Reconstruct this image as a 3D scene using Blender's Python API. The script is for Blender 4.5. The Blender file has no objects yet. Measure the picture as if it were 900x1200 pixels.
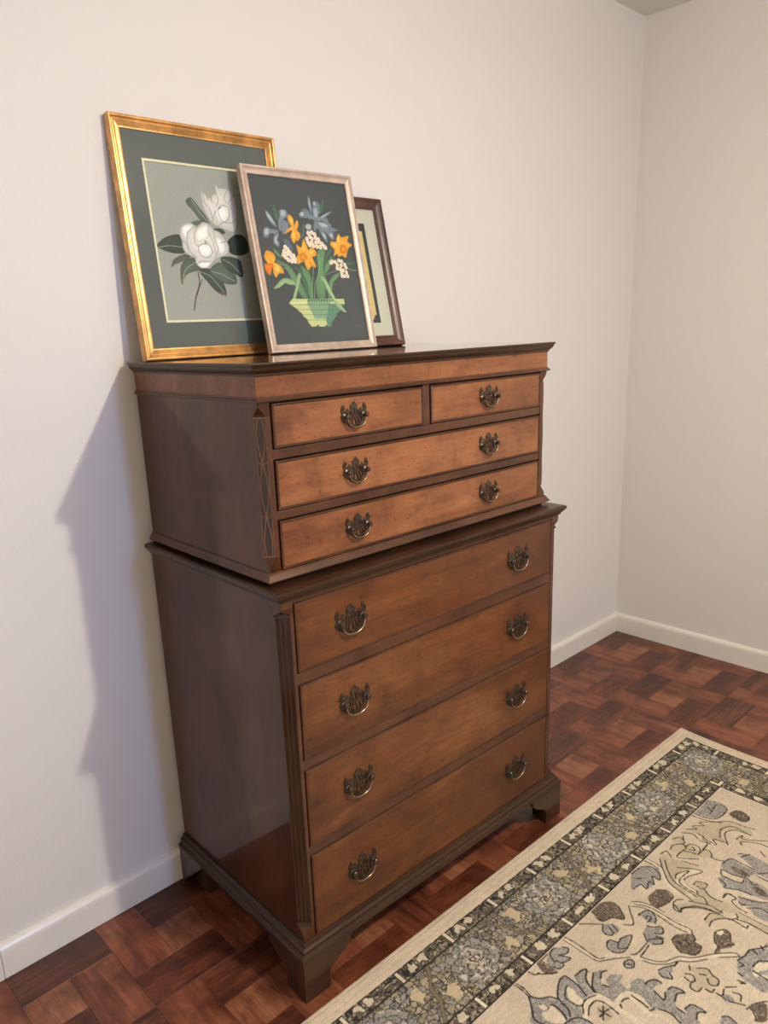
import bpy, bmesh, math, random
import numpy as np
from mathutils import Vector, Matrix

random.seed(7)
np.random.seed(7)
scene = bpy.context.scene
COL = scene.collection

# ------------------------------------------------------------------ camera
cam_data = bpy.data.cameras.new('camera')
cam = bpy.data.objects.new('camera', cam_data)
COL.objects.link(cam)
CAM = (-1.2237, -1.6071, 1.3723)
cam.matrix_world = Matrix(((0.727173, 0.208525, -0.654016, -1.22374), (-0.685294, 0.165149, -0.709294, -1.60706), (-0.039896, 0.963973, 0.262993, 1.37232), (0, 0, 0, 1)))
cam_data.sensor_width = 36.0
cam_data.sensor_fit = 'AUTO'
cam_data.lens = 890.024 / 1200 * 36.0
cam_data.shift_x = 0.01815
cam_data.shift_y = 0.02228
cam_data.clip_start = 0.02
scene.camera = cam

# ------------------------------------------------------------------ colour management, world
scene.view_settings.view_transform = 'Standard'
scene.view_settings.look = 'None'
scene.view_settings.gamma = 1.0
scene.view_settings.exposure = 0.09
world = bpy.data.worlds.new('world')
scene.world = world
world.use_nodes = True
world.node_tree.nodes['Background'].inputs['Color'].default_value = (0.55, 0.65, 0.85, 1)
world.node_tree.nodes['Background'].inputs['Strength'].default_value = 0.3

# ------------------------------------------------------------------ lights
LAMP_POS = (0.086, -1.986, 2.239)
lp = bpy.data.lights.new('ceiling_lamp_light', 'POINT')
lp.energy = 59.0
lp.color = (1.0, 0.92, 0.77)
lp.shadow_soft_size = 0.035
lamp_light = bpy.data.objects.new('ceiling_lamp_light', lp)
COL.objects.link(lamp_light)
lamp_light.location = LAMP_POS

ld = bpy.data.lights.new('added_downlight', 'AREA')   # extra disk added at the lamp to lift the lower wall and floor
ld.shape = 'DISK'
ld.size = 0.08
ld.energy = 19.0
ld.color = (1.0, 0.92, 0.77)
down_light = bpy.data.objects.new('added_downlight', ld)
COL.objects.link(down_light)
down_light.location = LAMP_POS

# daylight through the narrow window in the wall behind the camera
wl = bpy.data.lights.new('window_daylight', 'AREA')
wl.shape = 'RECTANGLE'
wl.size = 0.22
wl.size_y = 0.75
wl.energy = 14.5
wl.spread = math.radians(115)
wl.color = (0.28, 0.46, 1.0)
wl_ob = bpy.data.objects.new('window_daylight', wl)
COL.objects.link(wl_ob)
wl_ob.location = (-0.26, -3.97, 1.25)
wl_ob.rotation_euler = (math.radians(86), 0, math.radians(3))

# ------------------------------------------------------------------ helpers
def lin(c):
    return tuple(((v / 255) / 12.92 if v / 255 <= 0.04045 else ((v / 255 + 0.055) / 1.055) ** 2.4) for v in c)

def tag(o, label=None, cat=None, group=None, kind=None):
    if label: o['label'] = label
    if cat: o['category'] = cat
    if group: o['group'] = group
    if kind: o['kind'] = kind
    return o

def empty(name, loc=(0, 0, 0), rot=(0, 0, 0)):
    o = bpy.data.objects.new(name, None)
    o.location = loc
    o.rotation_euler = rot
    o.empty_display_size = 0.05
    COL.objects.link(o)
    return o

def link_mesh(name, me, mat=None, parent=None):
    o = bpy.data.objects.new(name, me)
    COL.objects.link(o)
    if parent is not None: o.parent = parent
    if mat is not None and not me.materials: me.materials.append(mat)
    return o

def from_bm(name, bm, mat=None, parent=None, smooth=False):
    bmesh.ops.recalc_face_normals(bm, faces=bm.faces)
    me = bpy.data.meshes.new(name)
    bm.to_mesh(me)
    bm.free()
    if smooth:
        me.polygons.foreach_set('use_smooth', [True] * len(me.polygons))
    return link_mesh(name, me, mat, parent)

def add_box(bm, x0, x1, y0, y1, z0, z1):
    v = [bm.verts.new((x, y, z)) for x in (x0, x1) for y in (y0, y1) for z in (z0, z1)]
    for f in ((0, 1, 3, 2), (4, 6, 7, 5), (0, 4, 5, 1), (2, 3, 7, 6), (0, 2, 6, 4), (1, 5, 7, 3)):
        bm.faces.new([v[i] for i in f])
    return v

def box_obj(name, dims, mat, parent=None, bevel=0.0):
    bm = bmesh.new()
    add_box(bm, *dims)
    if bevel:
        bmesh.ops.bevel(bm, geom=list(bm.edges), offset=bevel, segments=2, affect='EDGES', profile=0.6)
    return from_bm(name, bm, mat, parent)

def loft(bm, rings, cap=True, closed=True):
    """rings: list of equal-length point lists"""
    R = [[bm.verts.new(p) for p in r] for r in rings]
    n = len(R[0])
    for a, b in zip(R[:-1], R[1:]):
        for i in range(n if closed else n - 1):
            j = (i + 1) % n
            try: bm.faces.new((a[i], a[j], b[j], b[i]))
            except ValueError: pass
    if cap:
        bm.faces.new(R[0][::-1])
        bm.faces.new(R[-1])
    return R

def tube(bm, pts, rad, n=10, cap=True):
    pts = [Vector(p) for p in pts]
    if not hasattr(rad, '__len__'): rad = [rad] * len(pts)
    rings = []
    prev = None
    for i, p in enumerate(pts):
        t = (pts[min(i + 1, len(pts) - 1)] - pts[max(i - 1, 0)]).normalized()
        ref = prev if prev is not None else (Vector((0, 1, 0)) if abs(t.y) < 0.9 else Vector((1, 0, 0)))
        s = t.cross(ref)
        if s.length < 1e-6: s = t.cross(Vector((1, 0, 0)))
        s.normalize()
        u = s.cross(t).normalized()
        prev = u
        rings.append([p + rad[i] * (math.cos(2 * math.pi * k / n) * s + math.sin(2 * math.pi * k / n) * u) for k in range(n)])
    loft(bm, rings, cap=cap)

def lathe_y(bm, cx, cz, prof, n=16):
    """profile of (radius, y) turned about the y axis through (cx, cz)"""
    rings = [[(cx + r * math.cos(2 * math.pi * k / n), y, cz + r * math.sin(2 * math.pi * k / n)) for k in range(n)] for r, y in prof]
    loft(bm, rings)

# ------------------------------------------------------------------ materials
def new_mat(name):
    m = bpy.data.materials.new(name)
    m.use_nodes = True
    return m, m.node_tree.nodes, m.node_tree.links, m.node_tree.nodes['Principled BSDF']

def mk(nodes, typ, **kw):
    n = nodes.new(typ)
    for k, v in kw.items():
        if k in n.inputs.keys(): n.inputs[k].default_value = v
        else: setattr(n, k, v)
    return n

def ramp(nodes, stops):
    r = nodes.new('ShaderNodeValToRGB')
    e = r.color_ramp.elements
    e[0].position, e[0].color = stops[0][0], (*stops[0][1], 1)
    e[1].position, e[1].color = stops[-1][0], (*stops[-1][1], 1)
    for p, c in stops[1:-1]:
        x = e.new(p)
        x.color = (*c, 1)
    return r

def mix_rgb(nodes, links, a, b, fac, mode='MIX'):
    m = nodes.new('ShaderNodeMix')
    m.data_type = 'RGBA'
    m.blend_type = mode
    for sock, v in ((m.inputs[0], fac), (m.inputs[6], a), (m.inputs[7], b)):
        if hasattr(v, 'is_output') or hasattr(v, 'links'): links.new(v, sock)
        elif isinstance(v, tuple): sock.default_value = (*v, 1) if len(v) == 3 else v
        else: sock.default_value = v
    return m.outputs[2]

def wood_mat(name, dark, mid, light, grain='X', stretch=18.0, scale=1.0, rough=0.33, coat=0.35,
             fleck=0.5, vary=0.0, wave=0.0, bump=0.15, coord='Object', spots=0.0, offset=(0, 0, 0), burnish=0.0, coat_rough=0.12, spec=0.5, cloud=5.5, cloud_fac=0.8, varnish=(1, 1, 1)):
    m, N, L, P = new_mat(name)
    tc = mk(N, 'ShaderNodeTexCoord')
    mp = mk(N, 'ShaderNodeMapping')
    mp.inputs['Location'].default_value = offset
    s = [stretch] * 3
    s['XYZ'.index(grain)] = 1.0
    mp.inputs['Scale'].default_value = s
    L.new(tc.outputs[coord], mp.inputs['Vector'])
    vec = mp.outputs['Vector']
    if vary:
        oi = mk(N, 'ShaderNodeObjectInfo')
        ml = mk(N, 'ShaderNodeMath', operation='MULTIPLY'); ml.inputs[1].default_value = 37.0
        L.new(oi.outputs['Random'], ml.inputs[0])
        va = mk(N, 'ShaderNodeVectorMath', operation='ADD')
        L.new(vec, va.inputs[0]); L.new(ml.outputs[0], va.inputs[1])
        vec = va.outputs[0]
    n1 = mk(N, 'ShaderNodeTexNoise', Scale=9.0 * scale, Detail=7.0, Roughness=0.6, Distortion=0.4 + wave)
    L.new(vec, n1.inputs['Vector'])
    n2 = mk(N, 'ShaderNodeTexNoise', Scale=1.6 * scale, Detail=3.0, Roughness=0.5, Distortion=0.8)
    L.new(vec, n2.inputs['Vector'])
    ad = mk(N, 'ShaderNodeMix', data_type='FLOAT'); ad.inputs[0].default_value = 0.5
    L.new(n1.outputs['Fac'], ad.inputs[2]); L.new(n2.outputs['Fac'], ad.inputs[3])
    rp = ramp(N, [(0.34, dark), (0.5, mid), (0.66, light)])
    L.new(ad.outputs[0], rp.inputs['Fac'])
    col = rp.outputs['Color']
    # broad cloudy figure, unstretched
    n3 = mk(N, 'ShaderNodeTexNoise', Scale=cloud, Detail=4.0, Roughness=0.62, Distortion=0.6)
    L.new(tc.outputs[coord], n3.inputs['Vector'])
    r3 = ramp(N, [(0.34, (0.58, 0.52, 0.50)), (0.5, (1, 1, 1)), (0.68, (1.30, 1.30, 1.28))])
    L.new(n3.outputs['Fac'], r3.inputs['Fac'])
    col = mix_rgb(N, L, col, r3.outputs['Color'], cloud_fac, 'MULTIPLY')
    if fleck:
        n4 = mk(N, 'ShaderNodeTexNoise', Scale=40.0 * scale, Detail=3.0, Roughness=0.7)
        L.new(vec, n4.inputs['Vector'])
        r4 = ramp(N, [(0.33, (0.45, 0.38, 0.33)), (0.44, (1, 1, 1))])
        L.new(n4.outputs['Fac'], r4.inputs['Fac'])
        col = mix_rgb(N, L, col, r4.outputs['Color'], fleck, 'MULTIPLY')
    if spots:
        mp2 = mk(N, 'ShaderNodeMapping'); mp2.inputs['Scale'].default_value = (1, 1, 1.8)
        mp2.inputs['Rotation'].default_value = (0, 0.5, 0)
        L.new(tc.outputs[coord], mp2.inputs['Vector'])
        n5 = mk(N, 'ShaderNodeTexNoise', Scale=75.0, Detail=2.0, Roughness=0.55, Distortion=0.6)
        L.new(mp2.outputs['Vector'], n5.inputs['Vector'])
        r5 = ramp(N, [(0.30, (0.42, 0.34, 0.28)), (0.37, (1, 1, 1))])
        L.new(n5.outputs['Fac'], r5.inputs['Fac'])
        col = mix_rgb(N, L, col, r5.outputs['Color'], spots, 'MULTIPLY')
    if vary:
        rv = ramp(N, [(0.0, (1 - vary, 1 - vary, 1 - vary)), (1.0, (1 + vary, 1 + vary, 1 + vary))])
        L.new(oi.outputs['Random'], rv.inputs['Fac'])
        col = mix_rgb(N, L, col, rv.outputs['Color'], 1.0, 'MULTIPLY')
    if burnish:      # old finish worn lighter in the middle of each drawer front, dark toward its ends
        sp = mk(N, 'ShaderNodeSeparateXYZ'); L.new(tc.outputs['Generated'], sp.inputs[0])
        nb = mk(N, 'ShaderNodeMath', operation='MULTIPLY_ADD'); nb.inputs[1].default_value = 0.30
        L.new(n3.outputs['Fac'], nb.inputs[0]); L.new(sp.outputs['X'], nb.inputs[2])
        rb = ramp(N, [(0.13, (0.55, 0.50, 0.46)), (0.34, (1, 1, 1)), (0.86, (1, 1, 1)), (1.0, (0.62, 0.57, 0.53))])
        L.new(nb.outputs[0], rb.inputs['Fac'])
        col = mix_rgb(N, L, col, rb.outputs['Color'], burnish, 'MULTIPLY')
    L.new(col, P.inputs['Base Color'])
    P.inputs['Specular IOR Level'].default_value = spec
    P.inputs['Specular Tint'].default_value = (*varnish, 1)
    P.inputs['Coat Tint'].default_value = (*varnish, 1)
    P.inputs['Roughness'].default_value = rough
    P.inputs['Coat Weight'].default_value = coat
    P.inputs['Coat Roughness'].default_value = coat_rough
    b = mk(N, 'ShaderNodeBump'); b.inputs['Strength'].default_value = bump; b.inputs['Distance'].default_value = 0.0006
    L.new(n1.outputs['Fac'], b.inputs['Height'])
    L.new(b.outputs['Normal'], P.inputs['Normal'])
    return m

def plain_mat(name, col, rough=0.5, metal=0.0, noise=0.0, nscale=60.0, coat=0.0, bump=0.0, spec=0.5, stretch=None):
    m, N, L, P = new_mat(name)
    P.inputs['Roughness'].default_value = rough
    P.inputs['Metallic'].default_value = metal
    P.inputs['Coat Weight'].default_value = coat
    P.inputs['Specular IOR Level'].default_value = spec
    tc = mk(N, 'ShaderNodeTexCoord')
    n = mk(N, 'ShaderNodeTexNoise', Scale=nscale, Detail=5.0, Roughness=0.6)
    if stretch:
        mp = mk(N, 'ShaderNodeMapping'); mp.inputs['Scale'].default_value = stretch
        L.new(tc.outputs['Object'], mp.inputs['Vector']); L.new(mp.outputs['Vector'], n.inputs['Vector'])
    else:
        L.new(tc.outputs['Object'], n.inputs['Vector'])
    lo = tuple(c * (1 - noise) for c in col); hi = tuple(c * (1 + noise) for c in col)
    r = ramp(N, [(0.35, lo), (0.65, hi)])
    L.new(n.outputs['Fac'], r.inputs['Fac'])
    L.new(r.outputs['Color'], P.inputs['Base Color'])
    if bump:
        b = mk(N, 'ShaderNodeBump'); b.inputs['Strength'].default_value = 1.0; b.inputs['Distance'].default_value = bump
        L.new(n.outputs['Fac'], b.inputs['Height']); L.new(b.outputs['Normal'], P.inputs['Normal'])
    return m

def print_mat(name, rough=0.7, bump=0.0):
    m, N, L, P = new_mat(name)
    a = mk(N, 'ShaderNodeAttribute', attribute_name='print_colour')
    P.inputs['Roughness'].default_value = rough
    P.inputs['Specular IOR Level'].default_value = 0.3
    tc = mk(N, 'ShaderNodeTexCoord')
    n = mk(N, 'ShaderNodeTexNoise', Scale=420.0, Detail=2.0, Roughness=0.6)
    L.new(tc.outputs['Object'], n.inputs['Vector'])
    r = ramp(N, [(0.3, (0.90, 0.90, 0.90)), (0.7, (1.08, 1.08, 1.08))])
    L.new(n.outputs['Fac'], r.inputs['Fac'])
    L.new(mix_rgb(N, L, a.outputs['Color'], r.outputs['Color'], 1.0, 'MULTIPLY'), P.inputs['Base Color'])
    if bump:
        b = mk(N, 'ShaderNodeBump'); b.inputs['Strength'].default_value = 1.0; b.inputs['Distance'].default_value = bump
        L.new(n.outputs['Fac'], b.inputs['Height']); L.new(b.outputs['Normal'], P.inputs['Normal'])
    return m

def glass_mat(name):
    m = bpy.data.materials.new(name)
    m.use_nodes = True
    N, L = m.node_tree.nodes, m.node_tree.links
    N.remove(N['Principled BSDF'])
    out = N['Material Output']
    tr = mk(N, 'ShaderNodeBsdfTransparent'); tr.inputs['Color'].default_value = (0.95, 0.96, 0.95, 1)
    gl = mk(N, 'ShaderNodeBsdfGlossy'); gl.inputs['Roughness'].default_value = 0.02
    fr = mk(N, 'ShaderNodeFresnel'); fr.inputs['IOR'].default_value = 1.5
    mx = mk(N, 'ShaderNodeMixShader')
    ge = mk(N, 'ShaderNodeNewGeometry')
    iv = mk(N, 'ShaderNodeMath', operation='SUBTRACT'); iv.inputs[0].default_value = 1.0
    L.new(ge.outputs['Backfacing'], iv.inputs[1])
    mu = mk(N, 'ShaderNodeMath', operation='MULTIPLY')
    L.new(fr.outputs[0], mu.inputs[0]); L.new(iv.outputs[0], mu.inputs[1])
    L.new(mu.outputs[0], mx.inputs[0]); L.new(tr.outputs[0], mx.inputs[1]); L.new(gl.outputs[0], mx.inputs[2])
    L.new(mx.outputs[0], out.inputs['Surface'])
    return m

M = {}
M['wall'] = plain_mat('wall_paint', (0.75, 0.71, 0.655), rough=0.55, noise=0.015, nscale=220.0, bump=0.0005, spec=0.3)
M['ceiling'] = plain_mat('ceiling_paint', (0.76, 0.73, 0.68), rough=0.8, noise=0.01, nscale=120.0, bump=0.0004)
M['trim'] = plain_mat('trim_paint', (0.80, 0.75, 0.66), rough=0.28, noise=0.02, nscale=14.0, bump=0.0002)
M['floor_base'] = plain_mat('floor_joint', (0.035, 0.012, 0.008), rough=0.7, noise=0.2)
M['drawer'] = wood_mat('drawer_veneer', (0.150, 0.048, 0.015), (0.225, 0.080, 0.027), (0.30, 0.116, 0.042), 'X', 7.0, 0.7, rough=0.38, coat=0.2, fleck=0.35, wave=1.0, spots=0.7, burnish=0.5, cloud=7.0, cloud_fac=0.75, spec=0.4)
M['drawer_low_shade'] = wood_mat('shaded_drawer_veneer', (0.076, 0.0235, 0.0055), (0.130, 0.041, 0.0100), (0.190, 0.068, 0.019), 'X', 7.0, 0.7, rough=0.38, coat=0.2, fleck=0.35, wave=1.0, spots=0.75, offset=(3, 1, 2), burnish=0.6, cloud=7.0, cloud_fac=0.75, spec=0.4)  # drawer veneer darkened in colour for the weaker light low on the front
M['edge'] = wood_mat('edge_mahogany', (0.060, 0.022, 0.009), (0.085, 0.032, 0.0135), (0.115, 0.045, 0.019), 'X', 9.0, 0.8, rough=0.36, coat=0.2, fleck=0.3, spec=0.35)
M['mould'] = wood_mat('moulding_mahogany', (0.022, 0.0095, 0.0045), (0.031, 0.0135, 0.006), (0.044, 0.020, 0.009), 'X', 8.0, 0.6, rough=0.36, coat=0.35, fleck=0.1, coat_rough=0.07, spec=0.3, varnish=(1.0, 0.84, 0.68))
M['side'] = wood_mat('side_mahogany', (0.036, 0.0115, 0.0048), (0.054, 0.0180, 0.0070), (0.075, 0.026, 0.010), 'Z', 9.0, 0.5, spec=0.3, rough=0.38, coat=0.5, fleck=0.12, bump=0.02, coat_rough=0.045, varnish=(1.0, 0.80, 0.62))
M['top'] = wood_mat('polished_top', (0.060, 0.022, 0.009), (0.085, 0.032, 0.013), (0.115, 0.045, 0.019), 'X', 10.0, 0.7, rough=0.30, coat=1.0, coat_rough=0.05, fleck=0.1, bump=0.02)
M['carve'] = wood_mat('carved_dark_wood', (0.022, 0.010, 0.006), (0.040, 0.018, 0.010), (0.060, 0.028, 0.015), 'Z', 12.0, 1.0, rough=0.35, coat=0.3, fleck=0.1)
M['fret'] = wood_mat('fretwork_wood', (0.11, 0.048, 0.024), (0.16, 0.072, 0.036), (0.22, 0.10, 0.05), 'Z', 12.0, 1.0, rough=0.35, coat=0.3, fleck=0.1)
M['shadow_gap'] = plain_mat('drawer_gap', (0.012, 0.006, 0.004), rough=0.8)
M['bronze'] = plain_mat('aged_bronze', (0.105, 0.076, 0.052), rough=0.34, metal=0.9, noise=0.5, nscale=260.0, bump=0.0004)
M['brass'] = plain_mat('worn_brass', (0.30, 0.21, 0.13), rough=0.25, metal=0.95, noise=0.25, nscale=150.0)
M['gilt'] = plain_mat('gilt_frame', (0.66, 0.36, 0.125), rough=0.33, metal=0.62, noise=0.30, nscale=24.0, bump=0.0004)
M['silver'] = plain_mat('champagne_frame', (0.60, 0.47, 0.38), rough=0.36, metal=0.40, noise=0.14, nscale=30.0)
M['walnut'] = wood_mat('walnut_frame', (0.050, 0.018, 0.012), (0.090, 0.034, 0.022), (0.14, 0.055, 0.035), 'Z', 10.0, 1.4, rough=0.36, coat=0.2)
M['mat_green'] = plain_mat('green_grey_matboard', lin((104, 108, 104)), rough=0.85, noise=0.03, nscale=300.0)
M['mat_cream'] = plain_mat('cream_matboard', (0.72, 0.68, 0.54), rough=0.85, noise=0.03, nscale=300.0)
M['fillet'] = plain_mat('pale_gilt_fillet', (0.90, 0.84, 0.55), rough=0.35, metal=0.0, noise=0.04)
M['backing'] = plain_mat('kraft_backing', (0.22, 0.15, 0.09), rough=0.9, noise=0.1)
M['print'] = print_mat('printed_paper')
M['rug'] = print_mat('woven_pile', rough=0.95, bump=0.0012)
M['glass'] = glass_mat('picture_glass')
# the five blocks of one foot-square parquet tile
M['pq_top'] = wood_mat('parquet_dark_lined', (0.028, 0.007, 0.004), (0.090, 0.025, 0.012), (0.190, 0.062, 0.033), 'X', 22.0, 0.8, rough=0.36, coat=0.1, fleck=0.5, vary=0.12, cloud=11.0, cloud_fac=1.0, spec=0.4)
M['pq_left'] = wood_mat('parquet_red_brown', (0.085, 0.021, 0.009), (0.190, 0.056, 0.025), (0.285, 0.100, 0.048), 'Y', 9.0, 0.8, rough=0.36, coat=0.1, fleck=0.45, vary=0.14, cloud=11.0, cloud_fac=1.0, spec=0.4)
M['pq_right'] = wood_mat('parquet_mid_brown', (0.065, 0.017, 0.008), (0.155, 0.046, 0.021), (0.270, 0.095, 0.047), 'Y', 11.0, 0.8, rough=0.36, coat=0.1, fleck=0.45, vary=0.14, cloud=11.0, cloud_fac=1.0, spec=0.4)
M['pq_bottom'] = wood_mat('parquet_speckled_dark', (0.036, 0.009, 0.005), (0.105, 0.027, 0.012), (0.185, 0.055, 0.027), 'X', 7.0, 1.4, rough=0.36, coat=0.1, fleck=0.6, vary=0.12, wave=1.6, cloud=11.0, cloud_fac=1.0, spec=0.4)
M['pq_centre'] = wood_mat('parquet_light_wavy', (0.105, 0.033, 0.014), (0.235, 0.084, 0.038), (0.330, 0.138, 0.072), 'Y', 14.0, 0.8, rough=0.36, coat=0.1, fleck=0.45, vary=0.12, wave=1.2, cloud=11.0, cloud_fac=1.0, spec=0.4)

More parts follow.
